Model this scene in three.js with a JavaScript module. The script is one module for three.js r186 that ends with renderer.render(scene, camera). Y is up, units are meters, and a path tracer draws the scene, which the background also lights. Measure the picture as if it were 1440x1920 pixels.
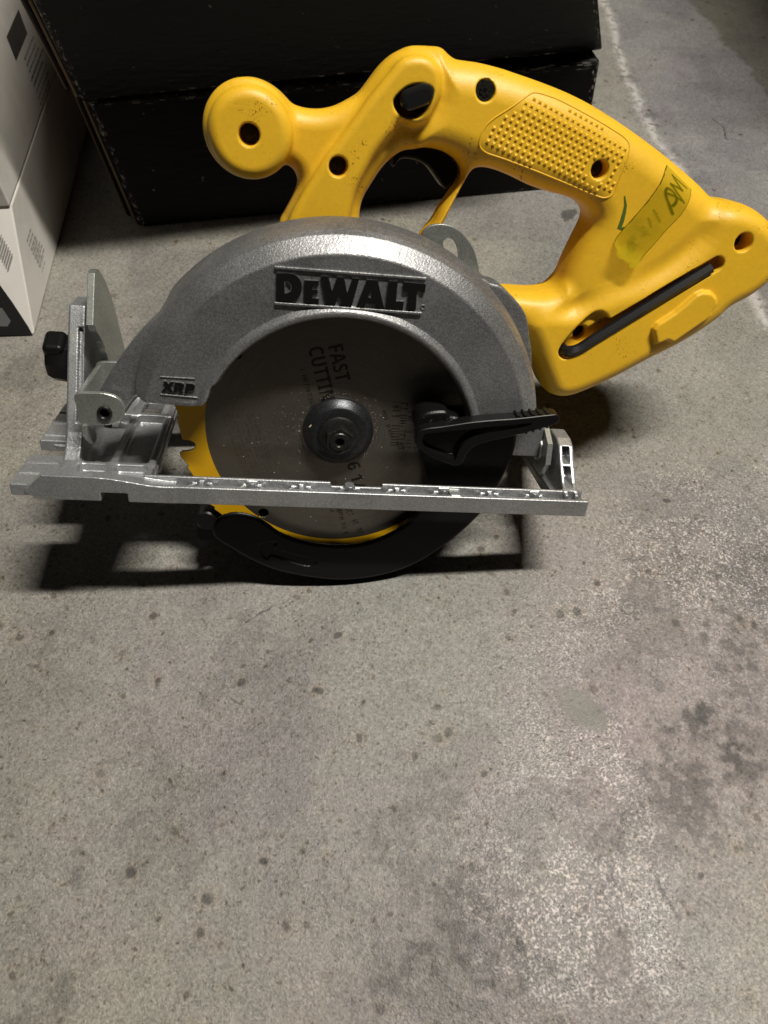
import * as THREE from 'three';
import { mergeGeometries, toCreasedNormals } from 'three/addons/utils/BufferGeometryUtils.js';
import { RoundedBoxGeometry } from 'three/addons/geometries/RoundedBoxGeometry.js';
import { RectAreaLightUniformsLib } from 'three/addons/lights/RectAreaLightUniformsLib.js';

// ---------------------------------------------------------------- camera
const IMG_W = 1440, IMG_H = 1920, FOCAL = 1360;             // photograph's pixels
const PITCH = 56 * Math.PI / 180, CAM_H = 0.37578;
const scene = new THREE.Scene();
const camera = new THREE.PerspectiveCamera(2 * Math.atan(IMG_H / 2 / FOCAL) * 180 / Math.PI, IMG_W / IMG_H, 0.02, 40);
camera.position.set(0, CAM_H, 0);
camera.rotation.set(-PITCH, 0, 0);
camera.focus = 0.40;
camera.userData.fStop = 13;
const renderer = new THREE.WebGLRenderer({ antialias: true });
renderer.setSize(768, 1024);
renderer.toneMapping = THREE.LinearToneMapping;
renderer.toneMappingExposure = 1.0;
renderer.shadowMap.enabled = true;
// ---------------------------------------------------------------- light: one ceiling tube; the rest of the space is dim
scene.background = new THREE.Color().setRGB(0.0055, 0.0053, 0.005);
RectAreaLightUniformsLib.init();
const LAMP = { at: new THREE.Vector3(0.84, 2.60, -0.30), aim: new THREE.Vector3(0.03, 0, -0.28), long: 0.90, wide: 0.10, power: 330, color: new THREE.Color().setRGB(1.0, 0.955, 0.85) };
{
  const light = new THREE.RectAreaLight(LAMP.color, LAMP.power, LAMP.long, LAMP.wide);
  light.position.copy(LAMP.at).add(new THREE.Vector3(0, -0.012, 0));
  light.up.set(0, 0, -1); light.lookAt(LAMP.aim);   // the tube runs from left to right
  light.name = 'tube_light_source';
  scene.add(light);
}

// ---------------------------------------------------------------- helpers
const MM = 0.001;
let seed = 7;
function rnd() { seed = (seed * 1664525 + 1013904223) >>> 0; return seed / 4294967296; }
function hash2(x, y, s) { let h = (x * 374761393 + y * 668265263 + s * 974634777) | 0; h = Math.imul(h ^ (h >>> 13), 1274126177); h ^= h >>> 16; return (h >>> 0) / 4294967296; }
function vnoise(x, y, s, per) {
  const xi = Math.floor(x), yi = Math.floor(y), fx = x - xi, fy = y - yi, w = (a) => per ? ((a % per) + per) % per : a;
  const a = hash2(w(xi), w(yi), s), b = hash2(w(xi + 1), w(yi), s), c = hash2(w(xi), w(yi + 1), s), d = hash2(w(xi + 1), w(yi + 1), s);
  const ux = fx * fx * (3 - 2 * fx), uy = fy * fy * (3 - 2 * fy);
  return a + (b - a) * ux + (c - a) * uy + (a - b - c + d) * ux * uy;
}
function fbm(x, y, s, oct, per) { let v = 0, a = 0.5, t = 0; for (let i = 0; i < oct; i++) { v += a * vnoise(x, y, s + i, per); t += a; a *= 0.5; x *= 2; y *= 2; if (per) per *= 2; } return v / t; }
const clamp = (x, a = 0, b = 1) => Math.min(b, Math.max(a, x));
const smooth = (a, b, x) => { const t = clamp((x - a) / (b - a)); return t * t * (3 - 2 * t); };

// the saw's frame: u right, v up in the plane of the blade, n out of it; origin at the blade's centre; millimetres
const TH = -31 * Math.PI / 180, YAW = 7 * Math.PI / 180;
const camRot = new THREE.Matrix4().makeRotationX(-PITCH);
const nCam = new THREE.Vector3(Math.sin(YAW) * Math.cos(TH), Math.sin(TH), Math.cos(YAW) * Math.cos(TH));
const NW = nCam.clone().applyMatrix4(camRot);
const UW = new THREE.Vector3(0, 1, 0).cross(NW).normalize();
const VW = NW.clone().cross(UW);
const CZ = 378, CW = new THREE.Vector3((634 - 720) / FOCAL * CZ, -(805 - 960) / FOCAL * CZ, -CZ).applyMatrix4(camRot);   // mm from the camera
const rayOf = (x, y) => new THREE.Vector3((x - 720) / FOCAL, -(y - 960) / FOCAL, -1).applyMatrix4(camRot);
function px(x, y, n) {           // photo pixel -> (u, v) on the plane at height n above the blade
  const d = rayOf(x, y), P = CW.clone().addScaledVector(NW, n), t = P.dot(NW) / d.dot(NW);
  const q = d.multiplyScalar(t).sub(CW);
  return [q.dot(UW), q.dot(VW)];
}
const pxs = (list, n) => list.map(([x, y]) => px(x, y, n));
function ground(x, y, h = 0) {   // photo pixel -> point at height h (metres)
  const d = rayOf(x, y), t = (h - CAM_H) / d.y;
  return new THREE.Vector3(d.x * t, h, d.z * t);
}
const BASE = [2, -91.5, -8];      // the point of the lower guard that stands on the floor

const scenes = { taken: {} };
function numbered(name) { const k = scenes.taken[name] = (scenes.taken[name] ?? -1) + 1; return k ? `${name}_${String(k).padStart(3, '0')}` : name; }
function tag(o, label, category, group, kind) { if (label) o.userData.label = label; if (category) o.userData.category = category; if (group) o.userData.group = group; if (kind) o.userData.kind = kind; return o; }
function mesh(name, geo, mat, parent = scene) {
  const m = new THREE.Mesh(geo, mat); m.name = parent === scene ? numbered(name) : name; m.castShadow = m.receiveShadow = true; parent.add(m); return m;
}
function toSaw(geo) { geo.translate(-BASE[0], -BASE[1], -BASE[2]); geo.scale(MM, MM, MM); return geo; }   // saw millimetres -> metres about the base
function planarUV(geo) {
  const p = geo.attributes.position, uv = new Float32Array(p.count * 2);
  for (let i = 0; i < p.count; i++) { uv[2 * i] = p.getX(i) + 0.37 * p.getZ(i); uv[2 * i + 1] = p.getY(i) - 0.61 * p.getZ(i); }
  geo.setAttribute('uv', new THREE.BufferAttribute(uv, 2)); return geo;
}

// closed smooth curve through points
function spline(pts, n = 6, tension = 0.5) {
  const c = new THREE.CatmullRomCurve3(pts.map(([x, y]) => new THREE.Vector3(x, y, 0)), true, 'centripetal', tension);
  const out = [];
  const N = pts.length * n;
  for (let i = 0; i < N; i++) { const p = c.getPoint(i / N); out.push([p.x, p.y]); }
  return out;
}
function shapeOf(pts, holes = []) {
  const s = new THREE.Shape(pts.map(([x, y]) => new THREE.Vector2(x, y)));
  for (const h of holes) s.holes.push(new THREE.Path(h.map(([x, y]) => new THREE.Vector2(x, y))));
  return s;
}
function extrude(pts, n0, n1, bevel = 0.4, holes = []) {
  const g = new THREE.ExtrudeGeometry(shapeOf(pts, holes), { depth: n1 - n0 - 2 * bevel, bevelEnabled: bevel > 0, bevelThickness: bevel, bevelSize: bevel, bevelOffset: -bevel, bevelSegments: 3, curveSegments: 24 });
  g.translate(0, 0, n0 + bevel); return g;
}
const circlePts = (cx, cy, r, k = 40) => Array.from({ length: k }, (_, i) => [cx + r * Math.cos(i / k * 2 * Math.PI), cy + r * Math.sin(i / k * 2 * Math.PI)]);

// signed distance to a polygon, tabulated
function polyField(pts, h = 0.8, pad = 14, holes = []) {
  const loops = [pts, ...holes];
  let x0 = 1e9, y0 = 1e9, x1 = -1e9, y1 = -1e9;
  for (const [x, y] of pts) { x0 = Math.min(x0, x); y0 = Math.min(y0, y); x1 = Math.max(x1, x); y1 = Math.max(y1, y); }
  x0 -= pad; y0 -= pad; x1 += pad; y1 += pad;
  const w = Math.ceil((x1 - x0) / h) + 1, hh = Math.ceil((y1 - y0) / h) + 1, a = new Float32Array(w * hh);
  const seg = [];
  for (const l of loops) for (let i = 0; i < l.length; i++) { const p = l[i], q = l[(i + 1) % l.length]; seg.push(p[0], p[1], q[0], q[1]); }
  for (let j = 0; j < hh; j++) for (let i = 0; i < w; i++) {
    const x = x0 + i * h, y = y0 + j * h; let d = 1e9, inside = false;
    for (let k = 0; k < seg.length; k += 4) {
      const ax = seg[k], ay = seg[k + 1], bx = seg[k + 2], by = seg[k + 3], ex = bx - ax, ey = by - ay, wx = x - ax, wy = y - ay;
      const t = clamp((wx * ex + wy * ey) / (ex * ex + ey * ey + 1e-12)), dx = wx - ex * t, dy = wy - ey * t;
      d = Math.min(d, dx * dx + dy * dy);
      if ((ay > y) !== (by > y) && x < (bx - ax) * (y - ay) / (by - ay) + ax) inside = !inside;
    }
    a[j * w + i] = inside ? -Math.sqrt(d) : Math.sqrt(d);
  }
  return (x, y) => {
    let fx = (x - x0) / h, fy = (y - y0) / h, out = 0;
    if (fx < 0) { out = Math.max(out, -fx); fx = 0; } if (fy < 0) { out = Math.max(out, -fy); fy = 0; }
    if (fx > w - 1.001) { out = Math.max(out, fx - w + 1); fx = w - 1.001; } if (fy > hh - 1.001) { out = Math.max(out, fy - hh + 1); fy = hh - 1.001; }
    const i = fx | 0, j = fy | 0, u = fx - i, v = fy - j, k = j * w + i;
    return (a[k] * (1 - u) + a[k + 1] * u) * (1 - v) + (a[k + w] * (1 - u) + a[k + w + 1] * u) * v + out * h;
  };
}
const slab = (d2, dz, T, r) => { const a = d2 + r, b = Math.abs(dz) - T + r; return Math.hypot(Math.max(a, 0), Math.max(b, 0)) + Math.min(Math.max(a, b), 0) - r; };
const smin = (a, b, k) => { const h = Math.max(k - Math.abs(a - b), 0) / k; return Math.min(a, b) - h * h * k * 0.25; };
const smax = (a, b, k) => -smin(-a, -b, k);
const boxd = (x, y, z, x0, x1, y0, y1, z0, z1, r = 0) => {
  const a = Math.abs(x - (x0 + x1) / 2) - (x1 - x0) / 2 + r, b = Math.abs(y - (y0 + y1) / 2) - (y1 - y0) / 2 + r, c = Math.abs(z - (z0 + z1) / 2) - (z1 - z0) / 2 + r;
  return Math.hypot(Math.max(a, 0), Math.max(b, 0), Math.max(c, 0)) + Math.min(Math.max(a, b, c), 0) - r;
};

// surface of an implicit solid (naive surface nets, normals from the field)
function netMesh(f, lo, hi, h) {
  const nx = Math.ceil((hi[0] - lo[0]) / h) + 1, ny = Math.ceil((hi[1] - lo[1]) / h) + 1, nz = Math.ceil((hi[2] - lo[2]) / h) + 1;
  const V = new Float32Array(nx * ny * nz), B = 6, sy = nx, sz = nx * ny, far = B * h * 1.25;
  for (let k0 = 0; k0 < nz; k0 += B) for (let j0 = 0; j0 < ny; j0 += B) for (let i0 = 0; i0 < nx; i0 += B) {
    const d = f(lo[0] + (i0 + B / 2) * h, lo[1] + (j0 + B / 2) * h, lo[2] + (k0 + B / 2) * h), skip = Math.abs(d) > far;
    for (let k = k0; k < Math.min(k0 + B, nz); k++) for (let j = j0; j < Math.min(j0 + B, ny); j++) for (let i = i0; i < Math.min(i0 + B, nx); i++)
      V[k * sz + j * sy + i] = skip ? d : f(lo[0] + i * h, lo[1] + j * h, lo[2] + k * h);
  }
  const id = new Int32Array(nx * ny * nz).fill(-1), pos = [], tri = [];
  const off = [0, 1, sy, sy + 1, sz, sz + 1, sz + sy, sz + sy + 1];
  const E = [[0, 1], [2, 3], [4, 5], [6, 7], [0, 2], [1, 3], [4, 6], [5, 7], [0, 4], [1, 5], [2, 6], [3, 7]];
  for (let k = 0; k < nz - 1; k++) for (let j = 0; j < ny - 1; j++) for (let i = 0; i < nx - 1; i++) {
    const c = k * sz + j * sy + i; let m = 0;
    for (let q = 0; q < 8; q++) if (V[c + off[q]] < 0) m |= 1 << q;
    if (m === 0 || m === 255) continue;
    let x = 0, y = 0, z = 0, n = 0;
    for (const [a, b] of E) {
      if (((m >> a) & 1) === ((m >> b) & 1)) continue;
      const va = V[c + off[a]], t = va / (va - V[c + off[b]]);
      x += (a & 1) + ((b & 1) - (a & 1)) * t; y += ((a >> 1) & 1) + (((b >> 1) & 1) - ((a >> 1) & 1)) * t; z += (a >> 2) + ((b >> 2) - (a >> 2)) * t; n++;
    }
    id[c] = pos.length / 3; pos.push(lo[0] + (i + x / n) * h, lo[1] + (j + y / n) * h, lo[2] + (k + z / n) * h);
  }
  const quad = (a, b, c, d, flip) => { if (a < 0 || b < 0 || c < 0 || d < 0) return; if (flip) tri.push(a, c, b, a, d, c); else tri.push(a, b, c, a, c, d); };
  for (let k = 1; k < nz - 1; k++) for (let j = 1; j < ny - 1; j++) for (let i = 1; i < nx - 1; i++) {
    const c = k * sz + j * sy + i, s = V[c] < 0;
    if (s !== (V[c + 1] < 0)) quad(id[c - sy - sz], id[c - sz], id[c], id[c - sy], !s);
    if (s !== (V[c + sy] < 0)) quad(id[c - 1 - sz], id[c - 1], id[c], id[c - sz], !s);
    if (s !== (V[c + sz] < 0)) quad(id[c - 1 - sy], id[c - sy], id[c], id[c - 1], !s);
  }
  const P = new Float32Array(pos), N = new Float32Array(pos.length), e = h * 0.5;
  for (let i = 0; i < P.length; i += 3) {
    const x = P[i], y = P[i + 1], z = P[i + 2];
    let gx = f(x + e, y, z) - f(x - e, y, z), gy = f(x, y + e, z) - f(x, y - e, z), gz = f(x, y, z + e) - f(x, y, z - e);
    const l = Math.hypot(gx, gy, gz) || 1; N[i] = gx / l; N[i + 1] = gy / l; N[i + 2] = gz / l;
  }
  const g = new THREE.BufferGeometry();
  g.setAttribute('position', new THREE.BufferAttribute(P, 3)); g.setAttribute('normal', new THREE.BufferAttribute(N, 3)); g.setIndex(tri);
  return g;
}

// ---------------------------------------------------------------- textures and materials
function dataTex(w, h, fn, srgb) {
  const a = new Uint8Array(w * h * 4);
  for (let y = 0; y < h; y++) for (let x = 0; x < w; x++) { const c = fn(x, y), k = (y * w + x) * 4; a[k] = clamp(c[0]) * 255; a[k + 1] = clamp(c[1]) * 255; a[k + 2] = clamp(c[2]) * 255; a[k + 3] = 255; }
  const t = new THREE.DataTexture(a, w, h); t.wrapS = t.wrapT = THREE.RepeatWrapping; t.magFilter = THREE.LinearFilter; t.minFilter = THREE.LinearMipmapLinearFilter; t.generateMipmaps = true;
  if (srgb) t.colorSpace = THREE.SRGBColorSpace; t.needsUpdate = true; return t;
}
const rep = (t, metres) => { t.repeat.set(1 / metres, 1 / metres); return t; };
const grainBump = rep(dataTex(512, 512, (x, y) => { const v = 0.6 * vnoise(x / 2.2, y / 2.2, 3, 233) + 0.4 * fbm(x / 8, y / 8, 5, 2, 64); return [v, v, v]; }), 0.10);
const metalBump = rep(dataTex(512, 512, (x, y) => { const v = 0.75 * vnoise(x / 2, y / 2, 13, 256) + 0.25 * fbm(x / 16, y / 16, 15, 3, 32); return [v, v, v]; }), 0.11);
const metalTint = (lo, hi, dust) => rep(dataTex(512, 512, (x, y) => {
  const f = fbm(x / 64, y / 64, 21, 4, 8), g = vnoise(x / 1.6, y / 1.6, 25, 320), b = clamp(lo + (hi - lo) * (0.45 * f + 0.55 * g));
  const d = dust * smooth(0.62, 0.85, fbm(x / 32, y / 32, 31, 4, 16)) * smooth(0.35, 0.75, vnoise(x / 1.5, y / 1.5, 37, 341));
  return [b + d * 0.25, b + d * 0.20, b + d * 0.08];
}, true), 0.13);
const yellowTint = rep(dataTex(1024, 1024, (x, y) => {
  const f = fbm(x / 128, y / 128, 41, 4, 8), g = fbm(x / 10, y / 10, 45, 4), sp = smooth(0.80, 0.90, vnoise(x / 3.1, y / 3.1, 49)) * smooth(0.62, 0.80, fbm(x / 70, y / 70, 51, 3)) * 0.45;
  const k = 1 - sp - 0.05 * (1 - f) - 0.04 * g;
  return [k, k * (1 - sp * 0.2), k];
}, true), 0.16);
const std = (o) => new THREE.MeshPhysicalMaterial(o);
const lin = (r, g, b) => new THREE.Color().setRGB(r, g, b);
const M = {
  yellow: std({ color: lin(0.90, 0.525, 0.024), map: yellowTint, roughness: 0.46, bumpMap: grainBump, bumpScale: 0.00006 }),
  cast: std({ color: lin(0.46, 0.46, 0.475), map: metalTint(0.55, 1.0, 0.25), metalness: 0.68, roughness: 0.44, bumpMap: metalBump, bumpScale: 0.00012 }),
  shoe: std({ color: lin(0.66, 0.67, 0.695), map: metalTint(0.66, 1.0, 0.3), metalness: 0.72, roughness: 0.38, bumpMap: metalBump, bumpScale: 0.00008 }),
  zinc: std({ color: lin(0.60, 0.63, 0.60), map: metalTint(0.66, 1.0, 0.4), metalness: 0.7, roughness: 0.34, bumpMap: metalBump, bumpScale: 0.00003 }),
  black: std({ color: lin(0.006, 0.006, 0.0063), roughness: 0.36, specularIntensity: 0.45, bumpMap: grainBump, bumpScale: 0.00004 }),
  blackGloss: std({ color: lin(0.012, 0.012, 0.013), roughness: 0.16 }),
  blackPaint: std({ color: lin(0.005, 0.005, 0.005), roughness: 0.55, specularIntensity: 0.35, bumpMap: metalBump, bumpScale: 0.0001 }),
  lowerGuard: std({ color: lin(0.007, 0.007, 0.0075), roughness: 0.36, specularIntensity: 0.45, bumpMap: grainBump, bumpScale: 0.00002 }),
  oxide: std({ color: lin(0.085, 0.09, 0.10), metalness: 0.75, roughness: 0.36, map: metalTint(0.5, 1.0, 0.9), bumpMap: metalBump, bumpScale: 0.00006 }),
  steelDark: std({ color: lin(0.085, 0.083, 0.08), metalness: 0.7, roughness: 0.36, map: metalTint(0.4, 1, 1), bumpMap: metalBump, bumpScale: 0.0001 }),
  hex: std({ color: lin(0.028, 0.028, 0.03), metalness: 0.6, roughness: 0.38, bumpMap: metalBump, bumpScale: 0.00004 }),
  bladeYellow: std({ color: lin(0.62, 0.34, 0.006), roughness: 0.36, bumpMap: grainBump, bumpScale: 0.00003 }),
  dust: std({ color: lin(0.62, 0.50, 0.33), roughness: 0.9 }),
  dustPale: std({ color: lin(0.80, 0.74, 0.62), roughness: 0.9 }),
};

// ---------------------------------------------------------------- floor
{
  const X0 = -0.56, Z0 = -1.07, SIZE = 1.12, W = 2048, K = W / SIZE;
  const col = new Float32Array(W * W * 3), hgt = new Float32Array(W * W), rgh = new Float32Array(W * W);
  const bA = ground(1315, 30), bB = ground(1440, 178);
  const toTex = (x, y) => { const p = ground(x, y); return [(p.x - X0) * K, (p.z - Z0) * K]; };
  for (let j = 0; j < W; j++) for (let i = 0; i < W; i++) {
    const k = j * W + i, x = X0 + i / K, z = Z0 + j / K;
    const big = fbm(i / 420, j / 420, 101, 4), mid = fbm(i / 90, j / 90, 111, 4), fine = vnoise(i / 2.3, j / 2.3, 121), fine2 = vnoise(i / 1.1 + 9, j / 1.1, 131), cl = fbm(i / 9, j / 9, 141, 3);
    const pep = hash2(i, j, 7), grit = vnoise(i / 1.5, j / 1.5, 145);
    let b = 0.84 + 0.22 * (big - 0.5) + 0.24 * (mid - 0.5) + 0.26 * (fine - 0.5) + 0.62 * (fine2 - 0.5) + 0.10 * (cl - 0.5) - 0.40 * smooth(0.80, 0.95, grit) + 0.50 * smooth(0.94, 1.0, pep);
    const mott = smooth(0.50, 0.60, fbm(i / 150 + 7, j / 150 + 1, 105, 6)), mott2 = smooth(0.52, 0.62, fbm(i / 55 + 2, j / 55, 107, 5));
    b *= 1 - 0.11 * mott - 0.09 * mott2;
    let r = 1.0, g = 0.953 - 0.008 * mott, bl = 0.845 + 0.03 * mott;
    const warm = fbm(i / 260 + 3, j / 260, 151, 3); r += 0.05 * (warm - 0.5); bl -= 0.10 * (warm - 0.5);
    // the slab beyond the white line is a cooler, greyer pour
    const lineX = 0.2545 + (z + 0.844) * 0.0 + 0.036 * smooth(-0.80, -0.42, z) + 0.008 * smooth(-0.84, -0.98, z) + 0.010 * (fbm(i / 40, j / 40, 161, 4) - 0.5);
    const side = x - lineX, cool = smooth(-0.004, 0.012, side) * smooth(-0.30, -0.46, z);
    bl += 0.10 * cool; g += 0.01 * cool; b *= 1 - 0.17 * cool;
    const white = Math.exp(-Math.pow(side / 0.0046, 2)) * smooth(0.32, 0.52, fbm(i / 8, j / 11, 181, 5));
    b += 0.75 * white; bl += 0.06 * white;
    // an older, brown-stained strip of concrete with a ragged edge in the far right
    const across = ((x - bA.x) * (bB.z - bA.z) - (z - bA.z) * (bB.x - bA.x)) / Math.hypot(bB.x - bA.x, bB.z - bA.z);
    const brown = smooth(-0.002, 0.006, across + 0.016 * (fbm(i / 30, j / 30, 241, 5) - 0.5));
    b *= 1 - 0.36 * brown; g -= 0.03 * brown; bl -= 0.17 * brown;
    // pale aggregate grains that also carry bright glints painted into the colour
    const glintGrain = (0.25 + 0.75 * smooth(0.36, 0.60, fbm(i / 170 + 5, j / 170 + 2, 191, 4))) * smooth(-0.06, 0.07, x + 0.5 * z + 0.05 * (mid - 0.5)) * smooth(-0.40, -0.20, z + 0.1 * (mid - 0.5)) * (1 - 0.6 * mott2);
    b += glintGrain * (1.45 * smooth(0.60, 0.72, 0.66 * vnoise(i / 1.5, j / 1.5, 201) + 0.34 * pep) - 0.19);
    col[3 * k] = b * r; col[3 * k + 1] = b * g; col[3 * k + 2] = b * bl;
    hgt[k] = 0.5 + 0.25 * (fine - 0.5) + 0.75 * (fine2 - 0.5) + 0.06 * (cl - 0.5);
    rgh[k] = 0.57 + 0.25 * (mid - 0.5) - 0.12 * glintGrain + 0.12 * cool;
  }
  const stamp = (cx, cy, rx, ry, ang, fn) => {
    const R = Math.max(rx, ry) * 1.6, ca = Math.cos(ang), sa = Math.sin(ang);
    for (let j = Math.max(0, cy - R | 0); j < Math.min(W, cy + R); j++) for (let i = Math.max(0, cx - R | 0); i < Math.min(W, cx + R); i++) {
      const dx = i - cx, dy = j - cy, a = (dx * ca + dy * sa) / rx, c = (-dx * sa + dy * ca) / ry;
      const d = Math.hypot(a, c) + 0.55 * (fbm(i / 7, j / 7, 211, 3) - 0.5); fn(j * W + i, d);
    }
  };
  const mul = (k, m, tr = 1, tg = 1, tb = 1) => { col[3 * k] *= m * tr; col[3 * k + 1] *= m * tg; col[3 * k + 2] *= m * tb; };
  // pores and dark aggregate, denser towards the near right
  for (let q = 0; q < 5200; q++) {
    const i = rnd() * W, j = rnd() * W, x = X0 + i / K, z = Z0 + j / K, dens = 0.22 + 0.78 * smooth(-0.45, 0.0, z + 0.35 * x);
    if (rnd() > dens) continue;
    const r = 1.2 + 4.6 * Math.pow(rnd(), 3.0), m = 0.30 + 0.35 * rnd(), pit = rnd() < 0.5;
    stamp(i, j, r, r * (0.55 + 0.4 * rnd()), rnd() * 3, (k, d) => { const w = smooth(1.15, 0.6, d); mul(k, 1 - (1 - m) * w, 1, 0.97, 0.93); if (pit) hgt[k] -= 0.35 * w; });
  }
  for (let q = 0; q < 9000; q++) { const r = 0.8 + 0.9 * rnd(), m = 0.30 + 0.4 * rnd(); stamp(rnd() * W, rnd() * W, r * (1 + rnd()), r * 0.8, rnd() * 3, (k, d) => mul(k, 1 - m * smooth(1.2, 0.5, d), 1, 0.98, 0.95)); }
  for (let q = 0; q < 700; q++) stamp(rnd() * W, rnd() * W, 1.2 + 1.6 * rnd(), 1.2, rnd() * 3, (k, d) => mul(k, 1 + 0.30 * smooth(1.1, 0.5, d)));
  // stains seen on the floor (photo pixel, radius in px of the texture, depth)
  for (const [x, y, rx, ry, m] of [[105, 1255, 46, 40, 0.86], [230, 1330, 60, 40, 0.92], [450, 1215, 50, 46, 0.84], [388, 1315, 20, 30, 0.86], [330, 1545, 52, 46, 0.82], [145, 1640, 20, 18, 0.76], [870, 1640, 90, 70, 0.76], [880, 1790, 60, 70, 0.73], [1260, 1500, 70, 90, 0.73], [1290, 1450, 40, 60, 0.72], [1395, 1130, 40, 110, 0.70], [1160, 1170, 40, 60, 0.90], [1120, 1640, 30, 60, 0.85], [100, 1880, 26, 30, 0.72], [420, 1030, 30, 20, 0.9], [1330, 160, 60, 50, 0.86], [1310, 110, 40, 30, 0.9], [1240, 1160, 60, 90, 0.80], [1350, 1260, 50, 80, 0.78], [1420, 1330, 40, 70, 0.76], [1180, 150, 22, 16, 0.78], [1215, 215, 22, 20, 0.76], [1255, 285, 24, 22, 0.76], [1300, 330, 26, 22, 0.78], [1330, 390, 26, 22, 0.78], [1370, 440, 26, 20, 0.80], [1400, 500, 24, 20, 0.80], [60, 700, 60, 40, 0.84], [640, 1700, 70, 40, 0.9]]) {
    const [i, j] = toTex(x, y);
    stamp(i, j, rx * 1.25, ry * 1.25, 0.6, (k, d) => { const a = k % W, c = k / W | 0, e = d + 1.5 * (fbm(a / 34, c / 34, 223, 5) - 0.5), w = smooth(0.85, 0.45, e) * (0.35 + 1.3 * smooth(0.35, 0.65, fbm(a / 8, c / 8, 221, 4))); mul(k, 1 - (1 - m) * Math.min(w, 1.2), 1.0, 0.985, 1.0); });
  }
  { // flat scab of smooth mortar, dark leaf-shaped oil mark, scratch, hairline cracks
    const [i, j] = toTex(1090, 1330); stamp(i, j, 31, 16, 0.72, (k, d) => { const w = smooth(1.02, 0.9, d); if (w > 0) { for (const [c, t] of [[0, 0.64], [1, 0.605], [2, 0.535]]) col[3 * k + c] += (t * (0.80 + 0.26 * vnoise(k % W / 2, (k / W | 0) / 2, 251) + 0.20 * vnoise(k % W / 9, (k / W | 0) / 9, 253) - 0.34 * smooth(0.80, 0.92, vnoise(k % W / 3.4, (k / W | 0) / 3.4, 257))) - col[3 * k + c]) * 0.85 * w; hgt[k] += (0.42 - hgt[k]) * 0.7 * w; } });
    const [a, b] = toTex(1066, 402); stamp(a, b, 20, 11, 2.2, (k, d) => mul(k, 1 - 0.62 * smooth(1.05, 0.75, d)));
    const crack = (list, w, m) => { for (let s = 0; s < list.length - 1; s++) { const p = toTex(...list[s]), q = toTex(...list[s + 1]), L = Math.hypot(q[0] - p[0], q[1] - p[1]); for (let t = 0; t < L; t += 0.6) { const ii = p[0] + (q[0] - p[0]) * t / L + 2.5 * (vnoise(t / 6, s, 231) - 0.5), jj = p[1] + (q[1] - p[1]) * t / L + 2.5 * (vnoise(t / 6, s, 237) - 0.5); stamp(ii, jj, w, w, 0, (k, d) => { const f = smooth(1.1, 0.4, d); mul(k, 1 - m * 0.35 * f); hgt[k] -= 0.05 * f; }); } } };
    crack([[1228, 1640], [1245, 1680], [1272, 1722]], 2.2, 0.6); crack([[458, 1168], [490, 1148], [512, 1135]], 1.4, 0.6);
    crack([[1335, 222], [1355, 238], [1362, 262]], 1.6, 0.8); crack([[430, 1310], [455, 1322]], 1.4, 0.5);
    crack([[1215, 232], [1238, 236]], 1.8, 0.8);
  }
  const mk = (fn, srgb) => { const t = dataTex(W, W, (x, y) => fn(y * W + x), srgb); t.wrapS = t.wrapT = THREE.MirroredRepeatWrapping; return t; };
  const enc = (v) => { v = clamp(v); return v <= 0.0031308 ? 12.92 * v : 1.055 * Math.pow(v, 1 / 2.4) - 0.055; };
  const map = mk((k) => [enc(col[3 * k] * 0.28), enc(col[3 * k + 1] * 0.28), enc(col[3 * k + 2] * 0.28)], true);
  const bump = rep(dataTex(1024, 1024, (x, y) => { const v = 0.5 + 0.50 * (vnoise(x / 1.7, y / 1.7, 501) - 0.5) + 0.40 * (hash2(x, y, 503) - 0.5) + 0.12 * (vnoise(x / 4, y / 4, 507, 256) - 0.5); return [v, v, v]; }), 0.30 / SIZE), rough = mk((k) => [rgh[k], rgh[k], rgh[k]]);
  const g = new THREE.PlaneGeometry(5, 5); g.rotateX(-Math.PI / 2);
  const p = g.attributes.position, uv = g.attributes.uv;
  for (let i = 0; i < p.count; i++) uv.setXY(i, (p.getX(i) - X0) / SIZE, (p.getZ(i) - 0.4 - Z0) / SIZE);
  g.translate(0, 0, -0.4);
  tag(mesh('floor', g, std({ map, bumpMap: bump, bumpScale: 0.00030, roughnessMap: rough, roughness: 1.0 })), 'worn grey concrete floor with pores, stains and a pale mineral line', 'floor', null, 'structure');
}

// ---------------------------------------------------------------- the saw
const saw = new THREE.Group(); saw.name = 'circular_saw';
{
  const base = CW.clone().addScaledVector(UW, BASE[0]).addScaledVector(VW, BASE[1]).addScaledVector(NW, BASE[2]).multiplyScalar(MM);
  saw.position.set(base.x, base.y + CAM_H, base.z);
  saw.setRotationFromMatrix(new THREE.Matrix4().makeBasis(UW, VW, NW));
  tag(saw, 'yellow, silver and black cordless circular saw standing on its blade guard on the concrete', 'circular saw');
  scene.add(saw);
}
const part = (name, geo, mat, parent = saw) => mesh(name, planarUV(toSaw(geo)), mat, parent);

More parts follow.
